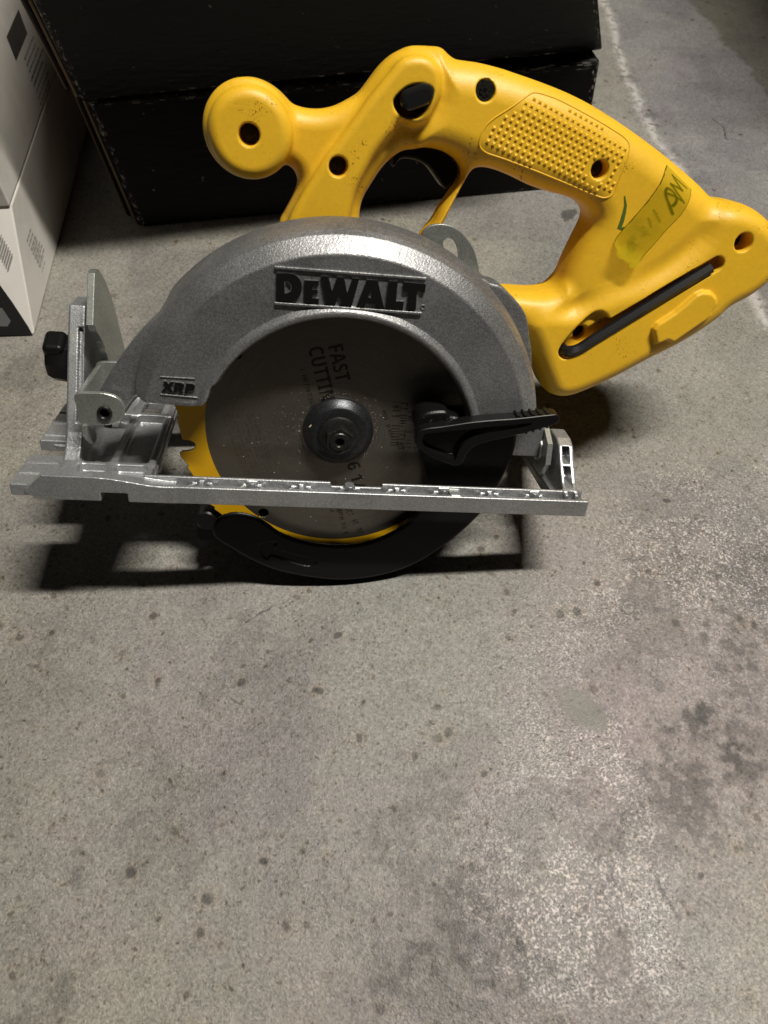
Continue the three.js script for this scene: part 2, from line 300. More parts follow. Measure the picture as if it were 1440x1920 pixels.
// --- yellow handle and housing
const HC = -42;                         // middle plane of the handle
const outline = spline(pxs([[545, 470], [524, 416], [535, 394], [547, 371], [556, 348], [557, 332], [551, 317], [539, 307], [524, 302], [512, 307], [497, 315], [471, 318], [446, 315], [423, 303], [403, 284], [392, 258], [390, 239], [395, 215], [409, 192], [430, 173], [454, 162], [477, 159], [500, 163], [520, 173], [534, 184], [547, 194], [570, 202], [598, 204], [625, 199], [652, 186], [672, 173], [691, 149], [710, 124], [730, 105], [745, 96], [765, 87], [788, 86], [808, 88], [823, 93], [833, 105], [847, 116], [866, 119], [893, 123], [936, 134], [958, 142], [1004, 158], [1055, 178], [1098, 199], [1144, 228], [1191, 261], [1230, 290], [1269, 323], [1300, 351], [1325, 377], [1336, 380], [1354, 381], [1382, 388], [1405, 401], [1424, 421], [1436, 442], [1439, 462], [1434, 483], [1422, 504], [1405, 524], [1382, 539], [1358, 553], [1336, 566], [1325, 580], [1300, 600], [1255, 626], [1222, 642], [1191, 658], [1152, 679], [1113, 699], [1074, 716], [1047, 725], [1035, 725], [1024, 721], [1014, 707], [1006, 683], [980, 660], [900, 690], [760, 700], [640, 690], [560, 600]], HC), 5);
const triggerHole = spline(pxs([[679, 412], [680, 390], [685, 371], [703, 340], [722, 313], [745, 293], [769, 282], [792, 278], [815, 283], [835, 293], [848, 307], [853, 320], [850, 336], [839, 355], [819, 383], [804, 410], [784, 435], [770, 470], [740, 490], [700, 470]], HC), 5);
const palmHole = spline(pxs([[882, 324], [868, 348], [852, 379], [839, 406], [822, 440], [815, 480], [835, 515], [880, 528], [923, 531], [958, 533], [996, 535], [1024, 531], [1039, 520], [1051, 493], [1066, 461], [1082, 430], [1091, 411], [1092, 399], [1084, 386], [1070, 376], [1047, 368], [1016, 360], [985, 349], [954, 333], [923, 320], [903, 316], [889, 318]], HC), 5);
const fA = polyField(outline, 0.8, 14, [triggerHole, palmHole]);
const fHoles = (() => { const a = polyField(triggerHole, 0.9, 10), b = polyField(palmHole, 0.9, 10); return (x, y) => Math.min(a(x, y), b(x, y)); })();
const fCol = polyField(spline(pxs([[757, 108], [727, 140], [693, 182], [667, 218], [638, 258], [611, 293], [590, 326], [564, 368], [540, 415], [528, 470], [645, 470], [656, 410], [668, 360], [687, 320], [702, 293], [718, 271], [736, 249], [752, 226], [776, 236], [798, 230], [815, 205], [828, 170], [824, 128], [800, 106]], HC + 18), 4), 0.8, 14);
const knobC = px(469, 240, HC), knobF = px(469, 250, HC + 18);
const fGrip = polyField(spline(pxs([[815, 100], [847, 117], [893, 125], [958, 143], [1055, 180], [1144, 230], [1230, 292], [1300, 352], [1335, 400], [1300, 440], [1200, 520], [1120, 560], [1040, 560], [1045, 520], [1058, 485], [1075, 448], [1092, 405], [1080, 384], [1047, 368], [985, 349], [903, 317], [860, 300], [815, 284], [760, 286], [770, 230], [800, 180]], HC), 4), 0.8, 14);
const fBase = polyField(spline(pxs([[1338, 382], [1382, 390], [1422, 421], [1437, 462], [1420, 504], [1382, 538], [1340, 562], [1318, 582], [1255, 624], [1191, 657], [1113, 698], [1047, 723], [1022, 718], [1007, 690], [990, 640], [975, 590], [1000, 566], [1060, 566], [1110, 540], [1170, 520], [1230, 490], [1290, 440], [1318, 395]], HC), 4), 0.8, 14);
const fLip = polyField(pxs([[1220, 614], [1228, 604], [1262, 582], [1300, 549], [1312, 544], [1328, 546], [1338, 556], [1340, 566], [1329, 582], [1328, 590], [1300, 609], [1257, 639], [1246, 634], [1226, 642]], HC + 20), 0.5, 8);
const fFoot = polyField(spline(pxs([[915, 545], [960, 540], [1000, 543], [1030, 536], [1048, 520], [1062, 540], [1040, 575], [1000, 600], [960, 600]], HC), 3), 0.8, 10);
const fButton = polyField(spline(pxs([[737, 188], [749, 173], [764, 162], [782, 158], [800, 160], [811, 169], [810, 180], [797, 205], [785, 219], [769, 222], [751, 216], [740, 204]], HC + 18), 3), 0.6, 8);
const fRelief = polyField(spline(pxs([[1051, 660], [1075, 625], [1112, 592], [1127, 586], [1139, 592], [1146, 606], [1160, 606], [1112, 645], [1066, 670]], HC + 22), 3), 0.5, 8);
const keyA = px(1060, 660, HC + 20), keyB = px(1343, 494, HC + 20);
const holes = [[467, 253, 22, 4.6, 14], [634, 312, 19, 4.3, 12], [911, 170, 17, 4.5, 3.4], [1124, 318, 17, 4.2, 9], [1393, 454, 20, 4.7, 12], [1092, 628, 20, 3.9, 12]].map(([x, y, t, r, d]) => [...px(x, y, HC + t), HC + t, r, d]);
function segDist(x, y, a, b) { const ex = b[0] - a[0], ey = b[1] - a[1], t = clamp(((x - a[0]) * ex + (y - a[1]) * ey) / (ex * ex + ey * ey)); return Math.hypot(x - a[0] - ex * t, y - a[1] - ey * t); }
function handleField(x, y, z) {
  const dz = z - HC;
  let d = slab(fA(x, y), dz, 12.5, 8.5);
  if (d > 16) return d - 6;
  d = smin(d, slab(fGrip(x, y), dz, 17.5, 13), 5);
  d = smin(d, slab(fCol(x, y), dz, 20, 4), 3.5);
  d = smin(d, slab(Math.hypot(x - knobC[0], y - knobC[1]) - 20.6, dz, 14, 3.5), 3);
  d = smin(d, slab(Math.hypot(x - knobF[0], y - knobF[1]) - 18.8, dz, 21.5, 5.5), 2.0);
  d = smin(d, slab(fBase(x, y), dz, 21, 8), 9);
  d = smin(d, slab(fFoot(x, y), dz, 17, 9), 6);
  d = smin(d, slab(fLip(x, y), dz, 24.5, 1.6), 1.2);
  // openings stay clear of the blended neighbours
  d = smax(d, -slab(fHoles(x, y) + 0.0, dz, 60, 0), 7);
  // pockets in the near side
  if (dz > 0) {
    d = smax(d, -Math.max(fButton(x, y), HC + 4 - z), 1.2);
    for (const [hx, hy, top, r, dep] of holes) { const q = Math.hypot(x - hx, y - hy); if (q < 14) d = smax(d, -Math.max(q - r, top - dep - z), 1.0); }
    d = smax(d, -Math.max(segDist(x, y, keyA, keyB) - 3.75, HC + 12 - z), 0.9);
    d = smax(d, -Math.max(fRelief(x, y), HC + 17 - z), 2.0);
  }
  return d;
}
{
  const g = netMesh(handleField, [-54, -14, -70], [250, 172, -12], 0.8);
  part('handle_housing', g, M.yellow);
}
const frontN = (u, v, from = 0) => { let n = from; for (let i = 0; i < 60; i++) { const d = handleField(u, v, n); if (d < 0.02) break; n -= Math.max(0.02, d * 0.7); if (n < -80) break; } return n; };
const frontNormal = (u, v, n) => { const e = 0.5; return new THREE.Vector3(handleField(u + e, v, n) - handleField(u - e, v, n), handleField(u, v + e, n) - handleField(u, v - e, n), handleField(u, v, n + e) - handleField(u, v, n - e)).normalize(); };

// grip panel: a field of small pyramids inside a moulded border
{
  const border = spline(pxs([[1003, 174], [1040, 183], [1100, 213], [1150, 242], [1178, 262], [1183, 272], [1178, 294], [1165, 325], [1148, 364], [1135, 371], [1115, 366], [1067, 346], [998, 318], [945, 298], [908, 284], [899, 272], [902, 252], [914, 232], [960, 200], [993, 178]], HC + 17), 4);
  const fb = polyField(border, 0.5, 6);
  const geos = [], a0 = -27 * Math.PI / 180, e1 = [Math.cos(a0), Math.sin(a0)], e2 = [-Math.sin(a0), Math.cos(a0)], step = 3.0, c = px(1040, 270, HC + 17), hole = holes[3];
  for (let i = -18; i <= 18; i++) for (let j = -13; j <= 13; j++) {
    const u = c[0] + e1[0] * i * step + e2[0] * j * step, v = c[1] + e1[1] * i * step + e2[1] * j * step;
    if (fb(u, v) > -1.9 || Math.hypot(u - hole[0], v - hole[1]) < hole[3] + 1.7) continue;
    const n = frontN(u, v), N = frontNormal(u, v, n);
    const g = new THREE.ConeGeometry(1.6, 0.95, 4, 1, true); g.rotateY(Math.PI / 4); g.translate(0, 0.30, 0);
    const T = new THREE.Vector3(e1[0], e1[1], 0), Bv = N.clone().cross(T).normalize(), T2 = Bv.clone().cross(N).normalize();
    g.applyMatrix4(new THREE.Matrix4().makeBasis(T2, N, Bv.clone().negate())); g.translate(u, v, n); geos.push(g.toNonIndexed());
  }
  const gp = mergeGeometries(geos); gp.computeVertexNormals();
  const panel = part('grip_panel', gp, M.yellow); panel.userData.label = 'yellow moulded grip panel of small pyramids';
  const pts = border.map(([u, v]) => new THREE.Vector3(u, v, frontN(u, v) - 0.05));
  part('panel_border', new THREE.TubeGeometry(new THREE.CatmullRomCurve3(pts, true), 260, 0.42, 5, true), M.yellow, panel);
}
// screws in their bores
for (const [u, v, top, r, dep] of holes) {
  const g = [];
  const head = new THREE.CylinderGeometry(r * 0.93, r * 0.93, 1.6, 24); head.rotateX(Math.PI / 2); head.translate(u, v, top - dep + 0.9); g.push(head.toNonIndexed());
  for (let k = 0; k < 3; k++) { const b = new THREE.BoxGeometry(r * 1.05, r * 0.32, 0.5); b.rotateZ(k * Math.PI / 3 + 0.3); b.translate(u, v, top - dep + 1.85); g.push(b.toNonIndexed()); }
  part('screw', mergeGeometries(g), M.steelDark);
}
// lock-off button
{
  const a = px(769, 187, HC + 21), b = px(796, 177, HC + 21), pts = [], ang = Math.atan2(b[1] - a[1], b[0] - a[0]);
  for (let k = 0; k <= 12; k++) { const t = ang - Math.PI / 2 + k / 12 * Math.PI; pts.push([b[0] + 4.5 * Math.cos(t), b[1] + 4.5 * Math.sin(t)]); }
  for (let k = 0; k <= 12; k++) { const t = ang + Math.PI / 2 + k / 12 * Math.PI; pts.push([a[0] + 4.5 * Math.cos(t), a[1] + 4.5 * Math.sin(t)]); }
  part('lock_button', extrude(pts, HC + 5, HC + 22.5, 2.2), M.blackGloss);
}
// trigger
part('trigger', extrude(spline(pxs([[735, 312], [748, 297], [775, 298], [800, 312], [818, 336], [832, 352], [846, 345], [856, 318], [846, 298], [815, 276], [790, 270], [760, 274], [735, 290]], HC), 3), HC - 9, HC + 5, 1.5), M.black);

// --- motor behind the blade: its end rests on the floor
{
  const R = 33.2, pr = [[0, -20], [38, -20], [40, -24], [40, -40], [34.5, -44], [33.2, -48], [33.2, -98], [31.6, -99], [31.6, -101], [33.2, -102], [R, -134], [31, -136.5], [0, -137]];
  const g = new THREE.LatheGeometry(pr.map(([r, n]) => new THREE.Vector2(r, n)), 72); g.rotateX(Math.PI / 2);
  const gg = toCreasedNormals(g, 0.6);
  part('motor_housing', gg, M.black);
  for (let k = 0; k < 8; k++) {
    const a = (k + 0.5) / 8 * Math.PI * 2 + 0.1, b = new RoundedBoxGeometry(2.2, 9, 22, 2, 0.8); b.translate(0, 0, 0); b.rotateZ(a - Math.PI / 2 + Math.PI / 2); b.translate(32.6 * Math.cos(a), 32.6 * Math.sin(a), -118);
    if (Math.sin(a) > -0.75) part('vent_rib', b, M.black);
  }
}
// --- gear case behind the guard
part('gear_case', extrude(spline(pxs([[905, 522], [919, 530], [936, 535], [953, 548], [969, 565], [983, 584], [990, 606], [993, 634], [997, 665], [985, 740], [900, 800], [760, 800], [560, 780], [520, 680], [560, 560], [700, 500]], -10), 4), -26, -9, 1.5), M.cast);

// --- zinc depth lever
{
  const o = spline(pxs([[791, 438], [802, 425], [821, 420], [842, 422], [861, 432], [877, 449], [889, 469], [895, 490], [898, 510], [885, 545], [850, 540], [820, 500], [795, 465]], -22), 5);
  const h = spline(pxs([[829, 452], [838, 444], [849, 447], [857, 458], [861, 473], [860, 490], [845, 485], [832, 470]], -22), 4);
  part('depth_lever', extrude(o, -24, -21.4, 0.5, [h]), M.zinc);
}

// --- upper guard
const GC = [-1, -3];
{
  const prof = polyField([[66.5, 11], [66.6, 16.6], [67.1, 19.2], [68.0, 20.7], [69.2, 21.1], [70.4, 20.7], [72.3, 18.7], [94.2, 18.8], [95.0, 18.5], [101.8, 12.9], [103.6, 9.6], [105.2, 4.0], [106, -2], [106, -9], [103, -9], [103, -1.8], [100.2, 9], [93.4, 15.2], [72, 15.2], [70.2, 14.5], [69.6, 11]], 0.25, 4);
  const solid = polyField([[66.5, 11], [66.6, 16.6], [67.1, 19.2], [68.0, 20.7], [69.2, 21.1], [70.4, 20.7], [72.3, 18.7], [94.2, 18.8], [95.0, 18.5], [101.8, 12.9], [103.6, 9.6], [105.2, 4.0], [106, -2], [106, -9], [66.5, -9]], 0.25, 4);
  const keep = polyField(spline([...pxs([[300, 560], [268, 640], [254, 690], [248, 722], [250, 741], [262, 753], [290, 758], [330, 761], [362, 763], [382, 758], [393, 746], [401, 722]], 18), [-30, 28], [30, 8], ...pxs([[860, 790], [930, 800], [1012, 800]], 10), [125, 60], [80, 130], [-60, 130], [-115, 80]], 5), 0.8, 16);
  const f = (x, y, z) => {
    const r = Math.hypot(x - GC[0], y - GC[1]), a = prof(r, z), k = keep(x, y);
    let d = smax(a, k, 2.2);
    if (x < -30 && z > 3) d = Math.min(d, smax(smax(solid(r, z), k, 2.2), Math.max(-(k + 3), 5 - z), 0.5));   // the closed lower end on the left
    if (x < -50 && y < 34 && r > 68) d = smin(d, Math.hypot(k + 2.4, z - 18.2) - 2.0 * smooth(34, 24, y) * smooth(69, 74, r) + 0.6 * (1 - smooth(34, 26, y)), 1.0);   // bead round the lower end
    return d;
  };
  const g = netMesh(f, [-112, -4, -12], [110, 108, 23.5], 0.6);
  part('upper_guard', g, M.cast);
}
{ // rear wall of the guard, behind the blade
  const pts = []; for (let k = 0; k <= 60; k++) { const a = 0.02 + k / 60 * (Math.PI - 0.52); pts.push([GC[0] + 102.6 * Math.cos(a), GC[1] + 102.6 * Math.sin(a)]); }
  for (let k = 0; k <= 20; k++) { const a = Math.PI - 0.5 - k / 20 * (Math.PI - 0.52); pts.push([GC[0] + 22 * Math.cos(a), GC[1] + 22 * Math.sin(a)]); }
  part('guard_rear_wall', extrude(pts, -8.9, -7.2, 0.3), M.cast);
}
// lettering on the guard: raised letters, their faces painted black
const LET = (list) => list.map(([x, y]) => px(500 + x * 0.22222, 480 + y * 0.22222, 19));
{
  const badge = new THREE.Group(); badge.name = 'badge'; saw.add(badge);
  const glyphs = [
    [spline2(LET([[85, 140], [180, 140]]), LET([[240, 155], [285, 200], [297, 255], [285, 320], [250, 365], [210, 378]]), LET([[150, 376], [85, 370]])), [LET([[150, 205], [185, 210], [208, 240], [212, 268], [200, 295], [175, 312], [150, 312]])]],
    [LET([[320, 200], [440, 206], [438, 246], [385, 244], [385, 278], [430, 281], [430, 313], [385, 310], [384, 350], [440, 356], [438, 400], [318, 394]]), []],
    [LET([[460, 165], [520, 166], [552, 292], [595, 172], [652, 175], [680, 306], [724, 182], [782, 185], [715, 425], [636, 417], [606, 332], [576, 412], [500, 405]]), []],
    [LET([[845, 195], [935, 200], [992, 442], [925, 440], [912, 402], [836, 396], [822, 432], [755, 425]]), [LET([[880, 262], [858, 345], [896, 349]])]],
    [LET([[1030, 205], [1105, 210], [1090, 376], [1157, 380], [1146, 455], [1000, 440]]), []],
    [LET([[1155, 215], [1342, 232], [1332, 306], [1300, 305], [1292, 277], [1268, 274], [1255, 456], [1180, 450], [1202, 286], [1190, 300], [1150, 295]]), []],
  ];
  for (const [o, h] of glyphs) {
    const l = part('letter', extrude(o, 18.4, 19.95, 0.34, h), M.cast, badge);
    const inset = extrude(o, 19.6, 20.05, 0.05, h); part('letter_face', inset, M.blackPaint, l);
  }
  const bar = (a, b, w) => { const [p, q] = LET([a, b]), dx = q[0] - p[0], dy = q[1] - p[1], l = Math.hypot(dx, dy), nx = -dy / l * w / 2, ny = dx / l * w / 2; return extrude([[p[0] - nx, p[1] - ny], [q[0] - nx, q[1] - ny], [q[0] + nx, q[1] + ny], [p[0] + nx, p[1] + ny]], 18.3, 20.0, 0.3); };
  part('badge_rule', bar([68, 92], [1346, 190], 1.15), M.cast, badge);
  part('badge_rule', bar([68, 396], [1306, 482], 1.15), M.cast, badge);
  const [rc] = LET([[1318, 432]]);
  const ring = new THREE.TorusGeometry(1.0, 0.22, 6, 24); ring.translate(rc[0], rc[1], 19.0); part('registered_mark', ring, M.cast, badge);
  // model plate at the lower left
  const plate = new THREE.Group(); plate.name = 'model_plate'; saw.add(plate);
  const X = (list) => list.map(([x, y]) => px(280 + x * 0.09722, 690 + y * 0.09722, 19));
  const small = [
    [X([[275, 245], [345, 250], [370, 305], [415, 255], [485, 262], [405, 350], [465, 450], [390, 455], [350, 400], [310, 445], [235, 435], [325, 345]]), []],
    [X([[500, 265], [620, 275], [672, 300], [678, 345], [650, 385], [625, 395], [660, 468], [590, 465], [560, 400], [545, 400], [530, 460], [465, 455]]), [X([[556, 320], [600, 325], [606, 345], [590, 358], [548, 354]])]],
    [X([[715, 285], [830, 290], [880, 318], [884, 370], [845, 425], [760, 430], [745, 480], [680, 475]]), [X([[770, 340], [812, 344], [820, 360], [800, 378], [760, 374]])]],
  ];
  for (const [o, h] of small) { const l = part('letter', extrude(o, 18.4, 19.75, 0.12, h), M.cast, plate); part('letter_face', extrude(o, 19.5, 19.87, 0.08, h), M.blackPaint, l); }
  const rail = (a, b, w) => { const [p, q] = X([a, b]), dx = q[0] - p[0], dy = q[1] - p[1], l = Math.hypot(dx, dy), nx = -dy / l * w / 2, ny = dx / l * w / 2; return extrude([[p[0] - nx, p[1] - ny], [q[0] - nx, q[1] - ny], [q[0] + nx, q[1] + ny], [p[0] + nx, p[1] + ny]], 18.3, 19.3, 0.2); };
  part('plate_rule', rail([210, 505], [930, 572], 0.6), M.cast, plate);
  part('plate_rule', rail([200, 165], [880, 205], 0.5), M.cast, plate);
}
function spline2(a, curve, b) { const c = new THREE.CatmullRomCurve3([a[a.length - 1], ...curve, b[0]].map(([x, y]) => new THREE.Vector3(x, y, 0))); return [...a.slice(0, -1), ...c.getPoints(24).map((p) => [p.x, p.y]), ...b.slice(1)]; }

// arm of the guard down to the pivot
part('guard_arm', extrude(spline(pxs([[330, 590], [302, 590], [270, 616], [233, 660], [215, 685], [192, 722], [180, 748], [180, 775], [196, 794], [220, 792], [240, 768], [256, 748], [290, 730], [330, 640]], 5), 4), -7, 6, 2.2), M.cast);

// --- blade
{
  const blade = new THREE.Group(); blade.name = 'saw_blade'; saw.add(blade);
  const R = 82.5, TEETH = 18, [tu, tv] = px(343, 836, 0.7), ph = Math.atan2(tv, tu);
  const rim = (inner) => {
    const pts = [];
    for (let t = 0; t < TEETH; t++) {
      const a0 = ph + t * 2 * Math.PI / TEETH, at = (deg, r) => pts.push([r * Math.cos(a0 + deg * Math.PI / 180), r * Math.sin(a0 + deg * Math.PI / 180)]);
      // counting counter-clockwise: gullet, then tooth tip and its back
      at(-2.6, R - 2.5); at(-1.9, R - 6.5); at(-0.8, R - 8.4); at(0.8, R - 8.6); at(1.9, R - 7.2); at(2.3, R - 4.6); at(2.2, R - 1.2); at(2.6, R + 0.2); at(4.2, R + 0.3); at(6.2, R - 0.9); at(8.2, R - 2.0); at(8.8, R - 1.0); at(11, R - 1.6); at(14, R - 2.2); at(16.2, R - 2.4);
    }
    return pts;
  };
  const [ku, kv] = px(494, 962, 0.7), slotA = Math.atan2(kv, ku), slotR = Math.hypot(ku, kv), slots = [];
  for (let k = 0; k < 4; k++) {
    const a = slotA + k * Math.PI / 2, c = Math.cos(a), s = Math.sin(a), w = 0.75, pts = [];
    const cu = slotR * c, cv = slotR * s, half = Math.asin(w / 2.9);
    for (let q = 0; q <= 20; q++) { const t = half + q / 20 * (2 * Math.PI - 2 * half); pts.push([cu + 2.9 * Math.cos(a + t), cv + 2.9 * Math.sin(a + t)]); }
    const out = R - 9.6; pts.push([out * c + w * s, out * s - w * c], [out * c - w * s, out * s + w * c]);
    slots.push(pts);
  }
  // print on the plate
  const S = 1024, cv2 = document.createElement('canvas'); cv2.width = cv2.height = S; const x = cv2.getContext('2d');
  x.fillStyle = '#8e8b86'; x.fillRect(0, 0, S, S);
  for (let i = 0; i < 1500; i++) { const r = 20 + rnd() * 440, a = rnd() * 6.28, l = 0.05 + rnd() * 0.5; x.strokeStyle = rnd() < 0.5 ? 'rgba(60,52,44,0.10)' : 'rgba(200,190,178,0.10)'; x.lineWidth = 0.6 + rnd() * 1.4; x.beginPath(); x.arc(S / 2, S / 2, r, a, a + l); x.stroke(); }
  for (let i = 0; i < 240; i++) { const px0 = rnd() * S, py0 = rnd() * S, r = 6 + rnd() * 30; x.fillStyle = rnd() < 0.5 ? 'rgba(80,50,30,0.035)' : 'rgba(50,30,40,0.03)'; x.beginPath(); x.ellipse(px0, py0, r, r * (0.3 + rnd()), rnd() * 3, 0, 6.28); x.fill(); }
  const sc = S / 168, at = (pxx, pyy) => { const [u, v] = px(pxx, pyy, 0.7); return [S / 2 + u * sc, S / 2 - v * sc]; };
  const text = (str, pxx, pyy, size, deg, font = 'bold', color = 'rgba(26,22,19,0.62)', stretch = 1) => { const [a, b] = at(pxx, pyy); x.save(); x.translate(a, b); x.rotate(deg * Math.PI / 180); x.scale(stretch, 1); x.font = `${font} ${size}px sans-serif`; x.fillStyle = color; x.textAlign = 'center'; x.textBaseline = 'middle'; x.fillText(str, 0, 0); x.restore(); };
  // print too worn to read: broken strokes the size of its letters
  const worn = (pxx, pyy, len, size, deg, alpha) => { const [a, b] = at(pxx, pyy); x.save(); x.translate(a, b); x.rotate(deg * Math.PI / 180); x.fillStyle = `rgba(26,22,19,${alpha})`; let q = -len / 2; while (q < len / 2) { const w = size * (0.25 + 0.4 * rnd()); if (rnd() < 0.82) { x.fillRect(q, -size / 2, w * 0.35, size); if (rnd() < 0.6) x.fillRect(q, -size / 2 + size * (rnd() < 0.5 ? 0 : 0.42), w, size * 0.2); if (rnd() < 0.5) x.fillRect(q + w * 0.7, -size / 2, w * 0.3, size); } q += w + size * 0.22; } x.restore(); };
  text('FAST', 636, 680, 62, 82, 'bold', 'rgba(26,22,19,0.60)', 0.86); text('CUTTING', 606, 712, 62, 82, 'bold', 'rgba(26,22,19,0.60)', 0.80);
  worn(579, 735, 150, 15, 82, 0.5); text('6 1/2"', 672, 905, 58, 80); text('106 T', 650, 918, 22, 80);
  text('The', 628, 908, 20, 82, 'normal'); worn(630, 938, 90, 13, 82, 0.5); text('of the', 616, 912, 20, 82, 'normal'); worn(618, 942, 80, 13, 82, 0.5);
  worn(728, 798, 110, 14, 78, 0.5); worn(640, 968, 150, 14, 82, 0.55); worn(664, 976, 110, 20, 70, 0.5);
  for (let k = 0; k < 7; k++) worn(440 + k * 9, 838, 230, 10, 80, 0.16);
  for (let k = 0; k < 4; k++) worn(742 + k * 13, 796 + k * 4, 190 - 25 * k, 26 - k * 4, 96, 0.45);
  x.strokeStyle = 'rgba(22,18,15,0.72)'; x.lineWidth = 3.2;
  const arrow = (a0, dir) => { const c = S / 2, r0 = 21.5 * sc, r1 = 26 * sc, a1 = a0 + dir * 0.42, a2 = a0 + dir * 0.62; x.beginPath(); x.arc(c, c, r1, a0, a1, dir < 0); x.lineTo(c + 28.5 * sc * Math.cos(a1), c + 28.5 * sc * Math.sin(a1)); x.lineTo(c + 23.6 * sc * Math.cos(a2), c + 23.6 * sc * Math.sin(a2)); x.lineTo(c + 19 * sc * Math.cos(a1), c + 19 * sc * Math.sin(a1)); x.lineTo(c + r0 * Math.cos(a1), c + r0 * Math.sin(a1)); x.arc(c, c, r0, a1, a0, dir > 0); x.closePath(); x.stroke(); };
  for (let i = 0; i < 900; i++) { const a = rnd() * 6.28, r = 95 + 310 * Math.sqrt(rnd()), q = rnd() * 6.28; x.strokeStyle = 'rgba(141,133,123,0.55)'; x.lineWidth = 0.7 + rnd() * 1.3; x.beginPath(); x.moveTo(S / 2 + r * Math.cos(a), S / 2 + r * Math.sin(a)); x.lineTo(S / 2 + r * Math.cos(a) + 16 * rnd() * Math.cos(q), S / 2 + r * Math.sin(a) + 16 * rnd() * Math.sin(q)); x.stroke(); }   // scuffs through the print
  arrow(-1.05, 1); arrow(-1.05 + Math.PI, 1);
  const map = new THREE.CanvasTexture(cv2); map.colorSpace = THREE.SRGBColorSpace;
  const bladeMat = std({ map, color: lin(0.72, 0.69, 0.65), metalness: 0.85, roughness: 0.36, bumpMap: rep(dataTex(256, 256, (i, j) => { const v = vnoise(i / 26, j / 1.2, 301); return [v, v, v]; }), 0.03), bumpScale: 0.000012 });
  const g = toSaw(extrude(rim(), -0.7, 0.7, 0.05, slots)); {
    const p = g.attributes.position, uv = new Float32Array(p.count * 2);
    for (let i = 0; i < p.count; i++) { uv[2 * i] = (p.getX(i) / MM + BASE[0]) / 168 + 0.5; uv[2 * i + 1] = (p.getY(i) / MM + BASE[1]) / 168 + 0.5; }
    g.setAttribute('uv', new THREE.BufferAttribute(uv, 2));
  }
  mesh('plate', g, bladeMat, blade);
  // yellow paint on the rim, both faces
  const ringHoles = circlePts(0, 0, 67.6, 160).reverse(), cut = slots.map((s) => s);
  for (const side of [1, -1]) {
    const s = shapeOf(rim().map(([a, b]) => { const r = Math.hypot(a, b); return [a * (r - 0.25) / r, b * (r - 0.25) / r]; }), [ringHoles]);
    const pg = new THREE.ShapeGeometry(s, 4); pg.translate(0, 0, side * 0.78); if (side < 0) { const ix = pg.index.array; for (let i = 0; i < ix.length; i += 3) { const q = ix[i]; ix[i] = ix[i + 1]; ix[i + 1] = q; } pg.computeVertexNormals(); }
    part('painted_rim', pg, M.bladeYellow, blade);
  }
  // clamping flange and bolt
  const fl = new THREE.LatheGeometry([[0, 0.7], [18, 0.7], [18.2, 1.2], [18.1, 3.4], [17.6, 4.0], [15.0, 6.9], [14.2, 7.3], [10.5, 7.4], [10.2, 7.0], [0, 7.0]].map(([r, n]) => new THREE.Vector2(r, n)), 64); fl.rotateX(Math.PI / 2);
  const flange = part('clamp_flange', toCreasedNormals(fl, 0.5), M.oxide, blade);
  const bolt = new THREE.Group(); bolt.name = 'arbor_bolt'; blade.add(bolt);
  const ws = new THREE.LatheGeometry([[0, 7], [10.4, 7], [10.5, 8.6], [10.1, 9.2], [8.6, 9.9], [0, 10.0]].map(([r, n]) => new THREE.Vector2(r, n)), 48); ws.rotateX(Math.PI / 2); part('washer', toCreasedNormals(ws, 0.5), M.steelDark, bolt);
  const hexPts = Array.from({ length: 6 }, (_, k) => [7.6 * Math.cos(k * Math.PI / 3 + 0.35), 7.6 * Math.sin(k * Math.PI / 3 + 0.35)]);
  part('hex_head', extrude(hexPts, 9.8, 15.2, 0.7, [circlePts(0, 0, 2.3, 20)]), M.steelDark, bolt);
  const col = new THREE.LatheGeometry([[2.2, 11], [2.2, 15.8], [2.6, 16.2], [4.6, 16.2], [5.0, 15.8], [5.1, 15]].map(([r, n]) => new THREE.Vector2(r, n)), 40); col.rotateX(Math.PI / 2); part('collar', toCreasedNormals(col, 0.6), M.steelDark, bolt);
  // pale sliver of wood jammed on the flange
  const sl = extrude(spline(pxs([[579, 801], [596, 786], [622, 774], [634, 770], [628, 780], [606, 792]], 6.5), 3), 5.2, 6.9, 0.25); part('wood_sliver', sl, M.dust, flange);
}

